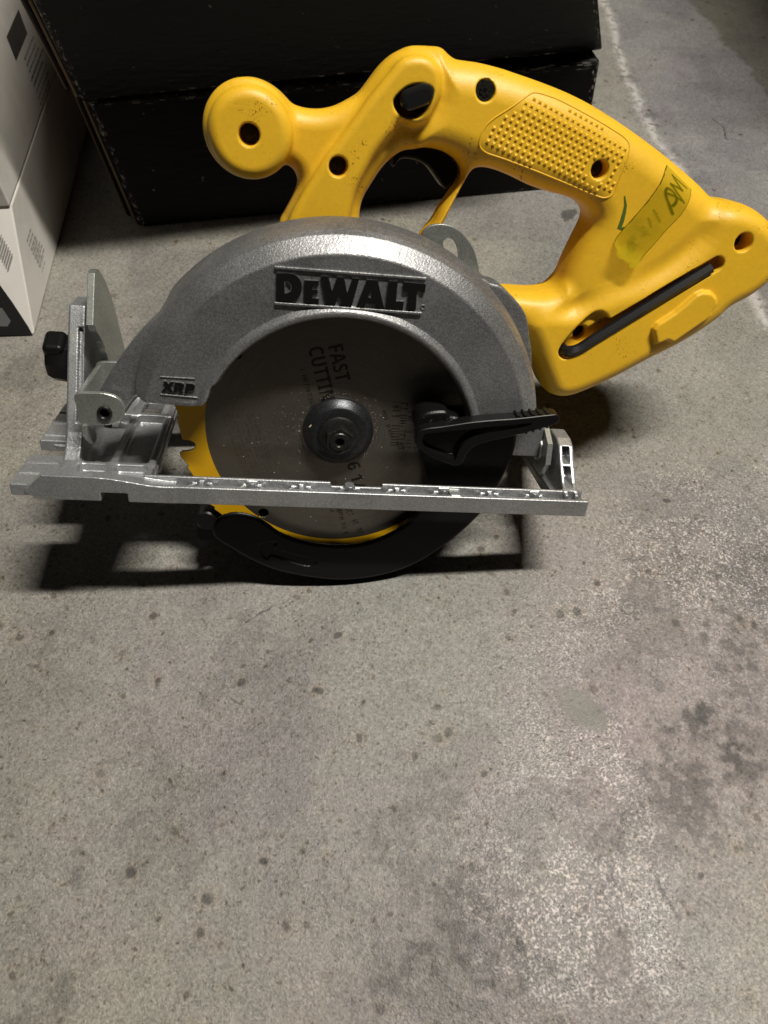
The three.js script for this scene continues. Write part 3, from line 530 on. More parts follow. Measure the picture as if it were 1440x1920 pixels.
// --- lower guard
{
  const poly = spline(pxs([[402, 1009], [397, 993], [402, 978], [414, 967], [438, 961], [463, 963], [484, 970], [500, 980], [526, 998], [560, 1011], [600, 1019], [641, 1021], [683, 1017], [735, 997], [771, 972], [790, 940], [794, 900], [788, 860], [782, 825], [800, 796], [850, 782], [966, 785], [970, 817], [962, 856], [935, 914], [907, 958], [853, 1010], [800, 1047], [757, 1068], [696, 1084], [638, 1089], [590, 1085], [548, 1078], [507, 1067], [465, 1048], [425, 1025]], 7.6), 5);
  const f2 = polyField(poly, 0.7, 14);
  const fSlot = polyField(spline(pxs([[486, 1022], [520, 1018], [512, 1026], [560, 1042], [590, 1050], [594, 1056], [580, 1062], [545, 1054], [508, 1042], [500, 1050]], 8), 3), 0.4, 6);
  const f = (x, y, z) => {
    const d2 = f2(x, y); let d = slab(d2, z, 8, 2.4);
    const r = Math.hypot(x - 2, y);
    d = smax(d, -Math.max(Math.abs(z) - 6.2, r - 89.8, -d2 - 60), 0.4);
    if (z > 4) d = smax(d, -Math.max(fSlot(x, y), 7.3 - z), 0.4);
    return d;
  };
  const g = netMesh(f, [-92, -94, -10], [96, 12, 10], 0.65);
  part('lower_guard', g, M.lowerGuard);
  const [su, sv] = px(384, 978, 0);
  const c = new THREE.LatheGeometry([[0, -14], [5.6, -14], [6, -13], [6, -2], [5.2, -1], [0, -1]].map(([r, n]) => new THREE.Vector2(r, n)), 32); c.rotateX(Math.PI / 2); c.translate(su + 1, sv - 1, 0);
  part('rubber_stop', toCreasedNormals(c, 0.6), M.black);
  part('stop_bracket', extrude(spline(pxs([[396, 985], [420, 1020], [405, 1028], [392, 1022], [384, 1034], [376, 1036], [372, 1020], [374, 985]], -5), 3), -9, -5.5, 0.5), M.black);
}
// --- lever of the lower guard
{
  const Z = (list) => list.map(([x, y]) => px(760 + x * 0.20833, 740 + y * 0.20833, 28));
  const o = spline(Z([[100, 370], [130, 325], [200, 303], [330, 287], [600, 247], [800, 228], [1000, 214], [1170, 196], [1290, 182], [1360, 180], [1388, 205], [1380, 245], [1300, 285], [1200, 312], [1080, 345], [900, 390], [720, 432], [620, 470], [555, 530], [515, 610], [470, 640], [420, 632], [300, 590], [180, 530], [110, 460]]), 4);
  const h = spline(Z([[142, 400], [165, 352], [230, 335], [500, 305], [800, 274], [1000, 254], [1120, 243], [1160, 252], [1130, 280], [900, 328], [720, 364], [610, 400], [525, 460], [480, 535], [462, 592], [430, 596], [330, 560], [200, 500], [150, 450]]), 4);
  const lever = part('guard_lever', extrude(o, 19.9, 28.2, 0.7, [h]), M.black);
  const ridge = extrude(spline(pxs([[779, 805], [782, 788], [796, 776], [820, 771], [838, 772], [846, 780], [862, 785], [860, 800], [810, 818], [786, 818]], 22), 4), 6, 22, 2.2); part('lever_root', ridge, M.black, lever);
  for (let k = 0; k < 5; k++) { const q = Z([[1020 + k * 67, 206 - k * 6.5]])[0]; const r = new THREE.CylinderGeometry(0.75, 0.75, 7.6, 10); r.rotateX(Math.PI / 2); r.translate(q[0], q[1] + 0.1, 24); part('thumb_ridge', r, M.black, lever); }
  for (let k = 0; k < 4; k++) { const q = Z([[1090 + k * 62, 348 - k * 17]])[0]; const r = new THREE.CylinderGeometry(0.7, 0.7, 7.4, 10); r.rotateX(Math.PI / 2); r.translate(q[0], q[1] + 0.1, 24); part('thumb_ridge', r, M.black, lever); }
}

// --- shoe, in its own frame: a along it, b up, n across; turned about the pivot by the depth setting
const PHI = -8.5 * Math.PI / 180;
function shoeGeo(g) { g.rotateZ(PHI); g.translate(0, -31, 0); return g; }
// outline in the (n, b) plane, extruded along a
function crossPlate(pts, a0, a1, bevel = 0.4, hls = []) { const g = extrude(pts, 0, a1 - a0, bevel, hls); g.applyMatrix4(new THREE.Matrix4().set(0, 0, 1, a0, 0, 1, 0, 0, 1, 0, 0, 0, 0, 0, 0, 1)); const ix = g.index; if (!ix) { flipTriangles(g); } return g; }
function flipTriangles(g) { for (const n of ['position', 'normal', 'uv']) { const at = g.attributes[n], s = at.itemSize, a = at.array; for (let i = 0; i < at.count; i += 3) for (let k = 0; k < s; k++) { const t = a[(i + 1) * s + k]; a[(i + 1) * s + k] = a[(i + 2) * s + k]; a[(i + 2) * s + k] = t; } } }
const shoe = new THREE.Group(); shoe.name = 'shoe'; saw.add(shoe);
{
  const wall = polyField([[24, -2], [22, 4], [14, 7.5], [6, 9.5], [0, 13.5], [-5, 20], [-12, 33], [-23, 54], [-36, 76], [-52, 76], [-66, 55], [-84, 20], [-92, -2]].map(([n, b]) => [n, b]), 0.5, 10);
  const ladder = polyField([[26, -1], [26, 10.5], [18, 14], [9, 22], [3, 28.5], [-3, 30.8], [-14, 31], [-26, 24], [-36, 5], [-38, -1]], 0.5, 10);
  const f = (a, b, n) => {
    // plate with its openings
    let d = boxd(a, b, n, -162, 128, 0, 4.2, -94, 29.6, 0.9);
    d = Math.max(d, -boxd(a, b, n, -97, 112, -3, 9, -84, 21.5, 0));
    d = Math.max(d, -boxd(a, b, n, -40, 44, -3, 9, -99, 0, 0));
    d = Math.max(d, -boxd(a, b, n, -122, -106, -3, 9, -84, -58, 0));
    d = Math.max(d, -boxd(a, b, n, 60, 108, -3, 9, -84, -24, 0));
    // near rail: two lips with pockets between
    d = smin(d, boxd(a, b, n, -112, 128, 0.2, 9.6, 27.2, 30, 0.8), 0.6);
    d = smin(d, boxd(a, b, n, -100, 126, 0.2, (a > -8 && a < 18) ? 9.4 : 11.6, 21.2, 23.2, 0.6), 0.6);
    d = Math.min(d, boxd(a, b, n, -108, 127, 0.2, 5.4, 22, 29.5, 0.3));
    // ribs across the rail
    for (let k = 0; k < 8; k++) {
      const c = -72 + k * 24.5, s = Math.abs(a - c);
      if (s < 14 && n > 19) {
        if (k % 2) d = smin(d, Math.max(Math.hypot(a - c, (n - 22.6) * 0.8) - 2.6, b - 10.6, -b), 0.5);
        else d = Math.min(d, boxd(a, b, n, c - 1.2, c + 1.2, 0.2, 9.8, 22, 28.5, 0.3));
        d = Math.min(d, Math.max(Math.abs((s - 3.5) * 0.8 - (n - 23.4) * 0.75) * 0.78 - 0.75, b - 8.6, -b, n - 28, 22 - n, s - 11));
      }
    }
    d = Math.min(d, boxd(a, b, n, 53, 59, 0.2, 10.2, 22, 29, 0.5));
    // left end block with sloping top and bevelled tip
    const top = 13.2 - 4.6 * smooth(-124, -82, a);
    d = smin(d, Math.max(boxd(a, b, n, -158, -84, 0.2, 15, 23.2, 30, 1.0), b - top, (-150 - a) * 0.72 + (b - 8.6) * 0.7), 0.8);
    d = Math.max(d, (-152 - a) * 0.5 + (2.6 - b) * 0.86);
    d = Math.max(d, -boxd(a, b, n, -119, -106.5, -3, 5.0, 20, 34, 0.4));
    // front lip, stepped and grooved, with a sighting notch
    d = Math.max(d, -boxd(a, b, n, -170, -146, -3, 10, -20.5, -5.5, 0.4));
    d = smin(d, boxd(a, b, n, -161.5, -141, 0, 6.6, -4.8, 27, 0.9), 0.5);
    d = smin(d, boxd(a, b, n, -161.5, -141, 0, 6.6, -92, -21.2, 0.9), 0.5);
    for (const g0 of [16, 4.5, -27.5, -43, -58, -73]) d = Math.max(d, -boxd(a, b, n, -170, -142.5, 5.7, 12, g0 - 0.7, g0 + 0.7, 0));
    // ridges on the floor of the plate
    d = smin(d, boxd(a, b, n, -120, -116, 3, 8.5, -90, 20, 0.8), 2);
    d = smin(d, boxd(a, b, n, -101, -97.5, 3, 8.5, -90, 20, 0.8), 2);
    d = smin(d, boxd(a, b, n, -134, -97, 3, 8.5, 4, 7, 0.8), 2);
    d = smin(d, boxd(a, b, n, -134, -97, 3, 9.5, -58, -54, 0.8), 2);
    d = smin(d, boxd(a, b, n, -160, 126, 3, 9, -94, -90.5, 0.8), 1.5);
    d = Math.max(d, -boxd(a, b, n, -38, 42, -3, 12, -99, 0, 0));
    d = smin(d, boxd(a, b, n, 112, 128, 0.2, 7, -90, 22, 0.8), 1);
    d = smin(d, Math.max(Math.hypot(a + 127, n - 0) - 2.2, b - 6, -b), 0.5);
    // upstands at the two ends
    if (a < -120) {
      let w = slab(wall(n, b), a + 138, 4.2, 1.0);
      w = Math.max(w, -Math.max(Math.abs(a + 135.9) - 1.1, -(wall(n, b) + 3), 24 - b, b - 66));
      d = smin(d, w, 3);
    }
    if (a > 104) {
      let w = slab(ladder(n, b), a - 119.5, 4.2, 0.9);
      for (const [b0, b1] of [[21.2, 28.2], [12.5, 19.8]]) w = Math.max(w, -Math.max(Math.abs(a - 119.3) - 1.9, b - b1, b0 - b, -(ladder(n, b) + 7)));
      d = smin(d, w, 1.5);
      d = Math.max(d, -boxd(a, b, n, 117.6, 121, 6.5, 14, 23.4, 27.4, 0)); d = Math.max(d, -boxd(a, b, n, 123.2, 126.4, 6.2, 14, 23.4, 27.4, 0));
    }
    return d;
  };
  part('base_plate', shoeGeo(netMesh(f, [-166, -3, -97], [131, 79, 33], 0.75)), M.shoe, shoe);
  // zinc bevel quadrant, pivot bracket, knob, nuts
  part('bevel_quadrant', shoeGeo(crossPlate([[-27.5, 94.5], [-14.8, 72.8], [-18, 71.2], [-20, 68], [-24, 65], [-29, 60.5], [-33.5, 55], [-37, 48.5], [-40, 40], [-42, 30], [-44, 18], [-46, 3], [-86, 3], [-84.5, 20], [-80, 37], [-75.6, 45], [-71, 53], [-67.4, 60], [-63, 67], [-58.4, 74], [-53, 80.5], [-47, 86.6], [-40, 92], [-36, 94.6], [-31, 95.4]], -129.2, -125.8, 0.3)), M.zinc, shoe);
  part('quadrant_tab', shoeGeo(crossPlate([[13, 32], [13.5, 27], [4, 18], [-2, 17], [-6, 32]], -129, -126.6, 0.4)), M.zinc, shoe);
  const ear = spline(pxs([[139, 742], [146, 737], [170, 736], [195, 737], [218, 744], [231, 757], [235, 771], [227, 787], [206, 796], [180, 797], [156, 797], [149, 791], [144, 765]], 11), 4), pin = px(196, 775, 12);
  const bracket = new THREE.Group(); bracket.name = 'pivot_bracket'; shoe.add(bracket);
  part('ear', extrude(ear, 9, 11.6, 0.5, [circlePts(...pin, 2.6, 28)]), M.zinc, bracket);
  part('ear', extrude(ear.map(([u, v]) => [u, v]), -34, -31.6, 0.5), M.zinc, bracket);
  { const [l0, l1] = [px(141, 741, 11), px(150, 794, 11)], g = new RoundedBoxGeometry(2.6, Math.hypot(l1[0] - l0[0], l1[1] - l0[1]) - 1, 45, 2, 0.8), an = Math.atan2(l1[1] - l0[1], l1[0] - l0[0]); g.rotateZ(an + Math.PI / 2); g.translate((l0[0] + l1[0]) / 2 + 0.8, (l0[1] + l1[1]) / 2, -11.2); part('web', g, M.zinc, bracket); }
  const pn = new THREE.LatheGeometry([[2.2, -10], [2.2, 12.4], [2.6, 12.9], [3.3, 12.8], [3.6, 12.2], [3.6, 11]].map(([r, n]) => new THREE.Vector2(r, n)), 32); pn.rotateX(Math.PI / 2); pn.translate(pin[0], pin[1], 0); part('pivot_pin', toCreasedNormals(pn, 0.6), M.steelDark, bracket);
  const kn = new THREE.LatheGeometry([[0, 0], [9, 0], [11.5, 1.2], [12.5, 5], [12, 11], [10.5, 13.4], [0, 14]].map(([r, n]) => new THREE.Vector2(r, n)), 9); kn.rotateZ(Math.PI / 2); kn.translate(-142.4, 46, -40); part('bevel_knob', shoeGeo(toCreasedNormals(kn, 0.5)), M.black, shoe);
  const wing = new RoundedBoxGeometry(11, 26, 14, 3, 3); wing.rotateX(0.5); wing.translate(-151, 47, -40); part('knob_wing', shoeGeo(wing), M.black, shoe);
  part('pivot_plate', shoeGeo(crossPlate([[-24, 33], [-10, 33], [0, 28], [3.5, 17], [-2, 8], [-26, 8], [-36, 20]], 110, 113.2, 0.4)), M.zinc, shoe);
  const bs = new THREE.LatheGeometry([[0, 0], [7.2, 0], [7.0, -1], [5.6, -1.4], [5.0, -0.8], [0, -0.8]].map(([r, n]) => new THREE.Vector2(r, n)), 32); bs.rotateZ(-Math.PI / 2); bs.translate(110.1, 20, -12); part('rivet', shoeGeo(toCreasedNormals(bs, 0.5)), M.zinc, shoe);
  const blk = new RoundedBoxGeometry(17, 18, 20, 2, 0.8); blk.translate(101, 25, -18); part('rear_bracket', shoeGeo(blk), M.cast, shoe);
}

// --- tape with handwriting stuck over the handle, and a pen stroke beside it
{
  const L = [[1151, 470], [1150, 455], [1157, 442], [1175, 421], [1193, 401], [1210, 381], [1226, 360], [1236, 345], [1243, 330], [1247, 316], [1250, 308]];
  const R = [[1186, 500], [1200, 486], [1218, 467], [1235, 448], [1251, 429], [1266, 414], [1279, 400], [1286, 389], [1291, 379], [1295, 366], [1296, 354]];
  const NS = 60, NT = 24, pos = [], uv = [], idx = [];
  const lerpList = (l, t) => { const f = t * (l.length - 1), i = Math.min(l.length - 2, Math.floor(f)), k = f - i; return [l[i][0] + (l[i + 1][0] - l[i][0]) * k, l[i][1] + (l[i + 1][1] - l[i][1]) * k]; };
  const skin = (x, y) => { let [u, v] = px(x, y, HC + 15), n = 0; for (let q = 0; q < 3; q++) { n = frontN(u, v); [u, v] = px(x, y, n); } return [u, v, n]; };
  for (let i = 0; i <= NS; i++) for (let j = 0; j <= NT; j++) {
    const t = i / NS, s = j / NT, a = lerpList(L, t), b = lerpList(R, t);
    let x = a[0] + (b[0] - a[0]) * s, y = a[1] + (b[1] - a[1]) * s;
    if (i === 0) { x += 5 * (hash2(j, 3, 9) - 0.5) - 4; y += 6 * (hash2(j, 5, 9) - 0.2); }
    let [u, v, n] = skin(x, y); const e = Math.max(0, 1 - t / 0.18);
    if (i && pos.length) { const pn = pos[pos.length - 3 * (NT + 1) + 2]; if (n < pn - 6) n = pn - 1.2; }
    pos.push(u, v, n + 0.28 + 5.5 * e * e); uv.push(t, s);
  }
  for (let i = 0; i < NS; i++) for (let j = 0; j < NT; j++) { const k = i * (NT + 1) + j; idx.push(k, k + NT + 1, k + 1, k + 1, k + NT + 1, k + NT + 2); }
  const g = new THREE.BufferGeometry(); g.setAttribute('position', new THREE.Float32BufferAttribute(pos, 3)); g.setAttribute('uv', new THREE.Float32BufferAttribute(uv, 2)); g.setIndex(idx); g.computeVertexNormals(); toSaw(g);
  const c = document.createElement('canvas'); c.width = 1024; c.height = 256; const x = c.getContext('2d');
  x.fillStyle = 'rgba(186,168,26,0.40)'; x.fillRect(0, 0, 1024, 256);
  for (let k = 0; k < 40; k++) { x.fillStyle = `rgba(120,118,14,${0.02 + 0.04 * rnd()})`; x.beginPath(); x.ellipse(60 + rnd() * 420, 50 + rnd() * 170, 20 + rnd() * 70, 12 + rnd() * 40, rnd() * 3, 0, 6.28); x.fill(); }
  for (const [a, b, r] of [[150, 120, 60], [210, 150, 46], [300, 110, 34], [340, 150, 24]]) { x.fillStyle = 'rgba(108,108,8,0.13)'; x.beginPath(); x.ellipse(a, b, r, r * 0.6, 0.2, 0, 6.28); x.fill(); }
  x.strokeStyle = 'rgba(98,92,6,0.72)'; x.lineCap = x.lineJoin = 'round';
  const pen = (w, pts) => { x.lineWidth = w; x.beginPath(); x.moveTo(...pts[0]); for (let k = 1; k < pts.length - 1; k++) x.quadraticCurveTo(...pts[k], (pts[k][0] + pts[k + 1][0]) / 2, (pts[k][1] + pts[k + 1][1]) / 2); x.lineTo(...pts[pts.length - 1]); x.stroke(); };
  x.fillStyle = 'rgba(70,55,8,0.75)'; x.fillRect(90, 0, 934, 3); x.fillRect(120, 252, 904, 4); for (let k = 0; k < 40; k++) x.fillRect(300 + rnd() * 700, 246 + rnd() * 6, 8 + rnd() * 30, 3);
  // letters: canvas x runs along the tape, y across it (top edge of the canvas = right edge of the tape)
  const Y = (v) => 256 - v;
  pen(24, [[560, Y(205)], [600, Y(150)], [680, Y(70)], [745, Y(60)], [770, Y(100)], [760, Y(150)], [690, Y(178)], [620, Y(168)]]); pen(22, [[700, Y(88)], [735, Y(140)], [755, Y(200)]]);
  pen(24, [[760, Y(225)], [800, Y(150)], [822, Y(80)]]); pen(22, [[822, Y(80)], [860, Y(135)], [880, Y(180)]]); pen(22, [[880, Y(180)], [905, Y(110)], [940, Y(70)]]); pen(20, [[940, Y(70)], [955, Y(150)], [965, Y(210)]]);
  x.strokeStyle = 'rgba(110,104,8,0.30)'; pen(20, [[500, Y(80)], [470, Y(130)], [440, Y(175)]]); pen(16, [[420, Y(90)], [400, Y(120)], [370, Y(150)]]);
  const map = new THREE.CanvasTexture(c); map.colorSpace = THREE.SRGBColorSpace;
  const t = mesh('tape_label', g, std({ map, transparent: true, roughness: 0.22, side: THREE.DoubleSide, specularIntensity: 0.6 }), saw);
  t.userData.label = 'strip of translucent yellow tape with faded handwriting, its torn end lifting';
  // pen stroke
  const P = [[1171, 367, 2], [1173, 385, 5], [1170, 400, 6.5], [1166, 415, 7.5], [1161, 428, 7.5], [1166, 429, 5], [1171, 426, 2.5]], sp = [], si = [];
  for (let k = 0; k < P.length; k++) { const [a, b, w] = P[k], nx = P[Math.min(k + 1, P.length - 1)], pv = P[Math.max(k - 1, 0)], dx = nx[0] - pv[0], dy = nx[1] - pv[1], l = Math.hypot(dx, dy); for (const s of [-1, 1]) { const [u, v, n] = skin(a - s * dy / l * w / 2, b + s * dx / l * w / 2); sp.push(u, v, n + 0.15); } if (k) { const q = 2 * k; si.push(q - 2, q - 1, q, q, q - 1, q + 1); } }
  const pg = new THREE.BufferGeometry(); pg.setAttribute('position', new THREE.Float32BufferAttribute(sp, 3)); pg.setIndex(si); pg.computeVertexNormals(); planarUV(toSaw(pg));
  mesh('pen_mark', pg, std({ color: lin(0.07, 0.12, 0.012), roughness: 0.6, side: THREE.DoubleSide }), saw);
}

// ---------------------------------------------------------------- hex key in its slot (a thing of its own)
{
  const K = HC + 20.2, a = px(1061, 660, K), b = px(1090, 652, K), c = px(1108, 640, K), e = px(1333, 501, K);
  const path = new THREE.CurvePath(), V = (p, n) => new THREE.Vector3(p[0], p[1], n);
  const mid = [a[0] + 2.2, a[1] + 0.2];
  path.add(new THREE.LineCurve3(V(a, K - 11), V(a, K - 3.5)));
  path.add(new THREE.CubicBezierCurve3(V(a, K - 3.5), V(a, K - 0.3), V(mid, K), V([(a[0] + b[0]) / 2, (a[1] + b[1]) / 2 - 0.5], K)));
  path.add(new THREE.CubicBezierCurve3(V([(a[0] + b[0]) / 2, (a[1] + b[1]) / 2 - 0.5], K), V([b[0] - 1, b[1] - 0.8], K), V(b, K), V(c, K)));
  path.add(new THREE.LineCurve3(V(c, K), V(e, K)));
  const N = 60, r = 2.95, pts = [];
  for (let i = 0; i <= N; i++) pts.push(path.getPointAt(i / N));
  const pos = [], idx = [];
  const dir = new THREE.Vector3(), side = new THREE.Vector3(), up = new THREE.Vector3(); let ref = new THREE.Vector3(e[0] - c[0], e[1] - c[1], 0).normalize(); const lat = new THREE.Vector3(-ref.y, ref.x, 0);
  for (let i = 0; i <= N; i++) {
    dir.subVectors(pts[Math.min(i + 1, N)], pts[Math.max(i - 1, 0)]).normalize(); side.copy(lat).addScaledVector(dir, -lat.dot(dir)).normalize(); up.crossVectors(dir, side);
    for (let k = 0; k < 6; k++) { const t = k * Math.PI / 3 + Math.PI / 6; const p = pts[i].clone().addScaledVector(side, r * Math.cos(t)).addScaledVector(up, r * Math.sin(t)); pos.push(p.x, p.y, p.z); }
    if (i) for (let k = 0; k < 6; k++) { const A = (i - 1) * 6 + k, B = (i - 1) * 6 + (k + 1) % 6; idx.push(A, B, A + 6, B, B + 6, A + 6); }
  }
  for (const i of [0, N]) for (let k = 1; k < 5; k++) idx.push(i * 6, i * 6 + (i ? k : k + 1), i * 6 + (i ? k + 1 : k));
  let g = new THREE.BufferGeometry(); g.setAttribute('position', new THREE.Float32BufferAttribute(pos, 3)); g.setIndex(idx); g = g.toNonIndexed(); g.computeVertexNormals(); g = toCreasedNormals(g, 0.45);
  const m = new THREE.Group(); m.name = numbered('hex_key'); m.position.copy(saw.position); m.quaternion.copy(saw.quaternion); scene.add(m);
  mesh('shaft', planarUV(toSaw(g)), M.hex, m);
  tag(m, 'black L-shaped hex key stored in the slot of the yellow saw handle', 'hex key');
}

// ---------------------------------------------------------------- cartons
function skewBox(b0, b1, t0, t1, depth, r = 0.002) {
  // front face given by its four corners (bottom left, bottom right, top left, top right), body running back by depth; rounded edges
  const right = new THREE.Vector3().subVectors(b1, b0), back = new THREE.Vector3(right.z, 0, -right.x).normalize().multiplyScalar(depth);
  const w = right.length(), h = (t0.y - b0.y);
  const g = new RoundedBoxGeometry(w, h, depth, 3, r), p = g.attributes.position, uv = g.attributes.uv;
  for (let i = 0; i < p.count; i++) {
    const s = p.getX(i) / w + 0.5, t = p.getY(i) / h + 0.5, q = 0.5 - p.getZ(i) / depth;
    const bulge = 0.0;
    const A = b0.clone().lerp(b1, s), B = t0.clone().lerp(t1, s), P = A.lerp(B, t).addScaledVector(back, q);
    const nz = Math.abs(g.attributes.normal.getZ(i)), nx = Math.abs(g.attributes.normal.getX(i));
    uv.setXY(i, nx > 0.7 ? q : s, nz > 0.7 || nx > 0.7 ? t : q);
    p.setXYZ(i, P.x, P.y, P.z);
  }
  g.computeVertexNormals(); return g;
}
function centred(geo, parent) { return geo; }
function boxThing(name, label, category, group, corner) { const o = new THREE.Group(); o.name = numbered(name); o.position.copy(corner); scene.add(o); return tag(o, label, category, group); }
const blackCard = (s) => std({ roughness: 0.36, specularIntensity: 0.25, bumpMap: rep(dataTex(256, 256, (x, y) => { const v = fbm(x / 20, y / 20, s, 3, 13); return [v, v, v]; }), 0.4), bumpScale: 0.0003, map: (() => {
  const c = document.createElement('canvas'); c.width = 1024; c.height = 256; const x = c.getContext('2d'); x.fillStyle = '#0e0e0e'; x.fillRect(0, 0, 1024, 256);
  for (let k = 0; k < 500; k++) { x.fillStyle = `rgba(60,58,55,${0.1 * rnd()})`; x.fillRect(rnd() * 1024, rnd() * 256, 1 + rnd() * 26, 1 + rnd() * 2); }
  for (let k = 0; k < 26; k++) { x.fillStyle = `rgba(190,185,175,${0.15 + 0.5 * rnd()})`; x.beginPath(); x.ellipse(rnd() * 1024, rnd() * 256, 1 + rnd() * 1.6, 1 + rnd() * 3.4, rnd() * 3, 0, 6.28); x.fill(); }
  for (const e of [4, 10, 251]) for (let k = 0; k < 110; k++) { x.fillStyle = `rgba(185,180,170,${0.15 + 0.75 * rnd() * rnd()})`; x.fillRect(rnd() * 1024, e + (rnd() - 0.5) * 7, 1 + rnd() * 18, 0.8 + rnd() * 1.8); }
  for (const e of [4, 9, 1014, 1019]) for (let k = 0; k < 60; k++) { x.fillStyle = `rgba(185,180,170,${0.1 + 0.6 * rnd()})`; x.fillRect(e + (rnd() - 0.5) * 8, rnd() * 256, 1 + rnd() * 2.4, 1 + rnd() * 7); }
  const t = new THREE.CanvasTexture(c); t.colorSpace = THREE.SRGBColorSpace; t.wrapS = t.wrapT = THREE.RepeatWrapping; return t;
})() });
const kraft = std({ color: lin(0.16, 0.105, 0.062), roughness: 0.85 });
{
  const H1 = 0.101;
  const lo = { b0: ground(262, 428), b1: ground(1086, 350), t0: ground(158, 203, H1), t1: ground(1118, 100, H1) };
  const up = { b0: ground(152, 191, H1 + 0.003), b1: ground(1131, 95, H1 + 0.003), t0: null, t1: null };
  { const l = ground(84, 0, 0.172), r = ground(1147, 0, 0.168), k = 1.55; up.t0 = up.b0.clone().lerp(l, k); up.t1 = up.b1.clone().lerp(r, k); up.t1.y = up.t0.y = 0.21; }
  for (const q of [lo, up]) {   // keep each front flat: both top corners lean back alike
    const rt = new THREE.Vector3().subVectors(q.b1, q.b0).normalize(), bk = new THREE.Vector3(rt.z, 0, -rt.x);
    const l0 = q.t0.clone().sub(q.b0).dot(bk), l1 = q.t1.clone().sub(q.b1).dot(bk), m = (l0 + l1) / 2;
    q.t0.addScaledVector(bk, m - l0); q.t1.addScaledVector(bk, m - l1);
  }
  for (const [q, label, s, dp] of [[lo, 'glossy black cardboard carton on the floor, lower one of the black stack', 401, 0.27], [up, 'glossy black cardboard carton lying on top of the other black carton', 411, 0.28]]) {
    const o = boxThing('black_carton', label, 'box', 'black cartons behind the saw', q.b0);
    const sub = (g) => g.translate(-q.b0.x, -q.b0.y, -q.b0.z);
    mesh('carton_body', sub(skewBox(q.b0, q.b1, q.t0, q.t1, dp, 0.003)), blackCard(s), o);
    // tuck flap on the left end: board edges standing a little off the side
    const rt = new THREE.Vector3().subVectors(q.b1, q.b0).normalize(), bk = new THREE.Vector3(rt.z, 0, -rt.x);
    const flap = (off, back, thick, mat, name, t0, t1) => {
      const A = q.b0.clone().lerp(q.t0, t0).addScaledVector(rt, -off).addScaledVector(bk, back), B = q.b0.clone().lerp(q.t0, t1).addScaledVector(rt, -off).addScaledVector(bk, back), sh = rt.clone().multiplyScalar(-thick);
      mesh(name, sub(skewBox(A.clone().add(sh), A, B.clone().add(sh), B, 0.20, 0.0006)), mat, o);
    };
    flap(0.0012, 0.004, 0.0022, kraft, 'end_flap', 0.02, 0.985);
    flap(0.0055, 0.010, 0.0026, blackCard(s + 3), 'end_flap', 0.05, 1.0);
    flap(0.0086, 0.012, 0.0012, kraft, 'flap_edge', 0.05, 1.0);
  }
}
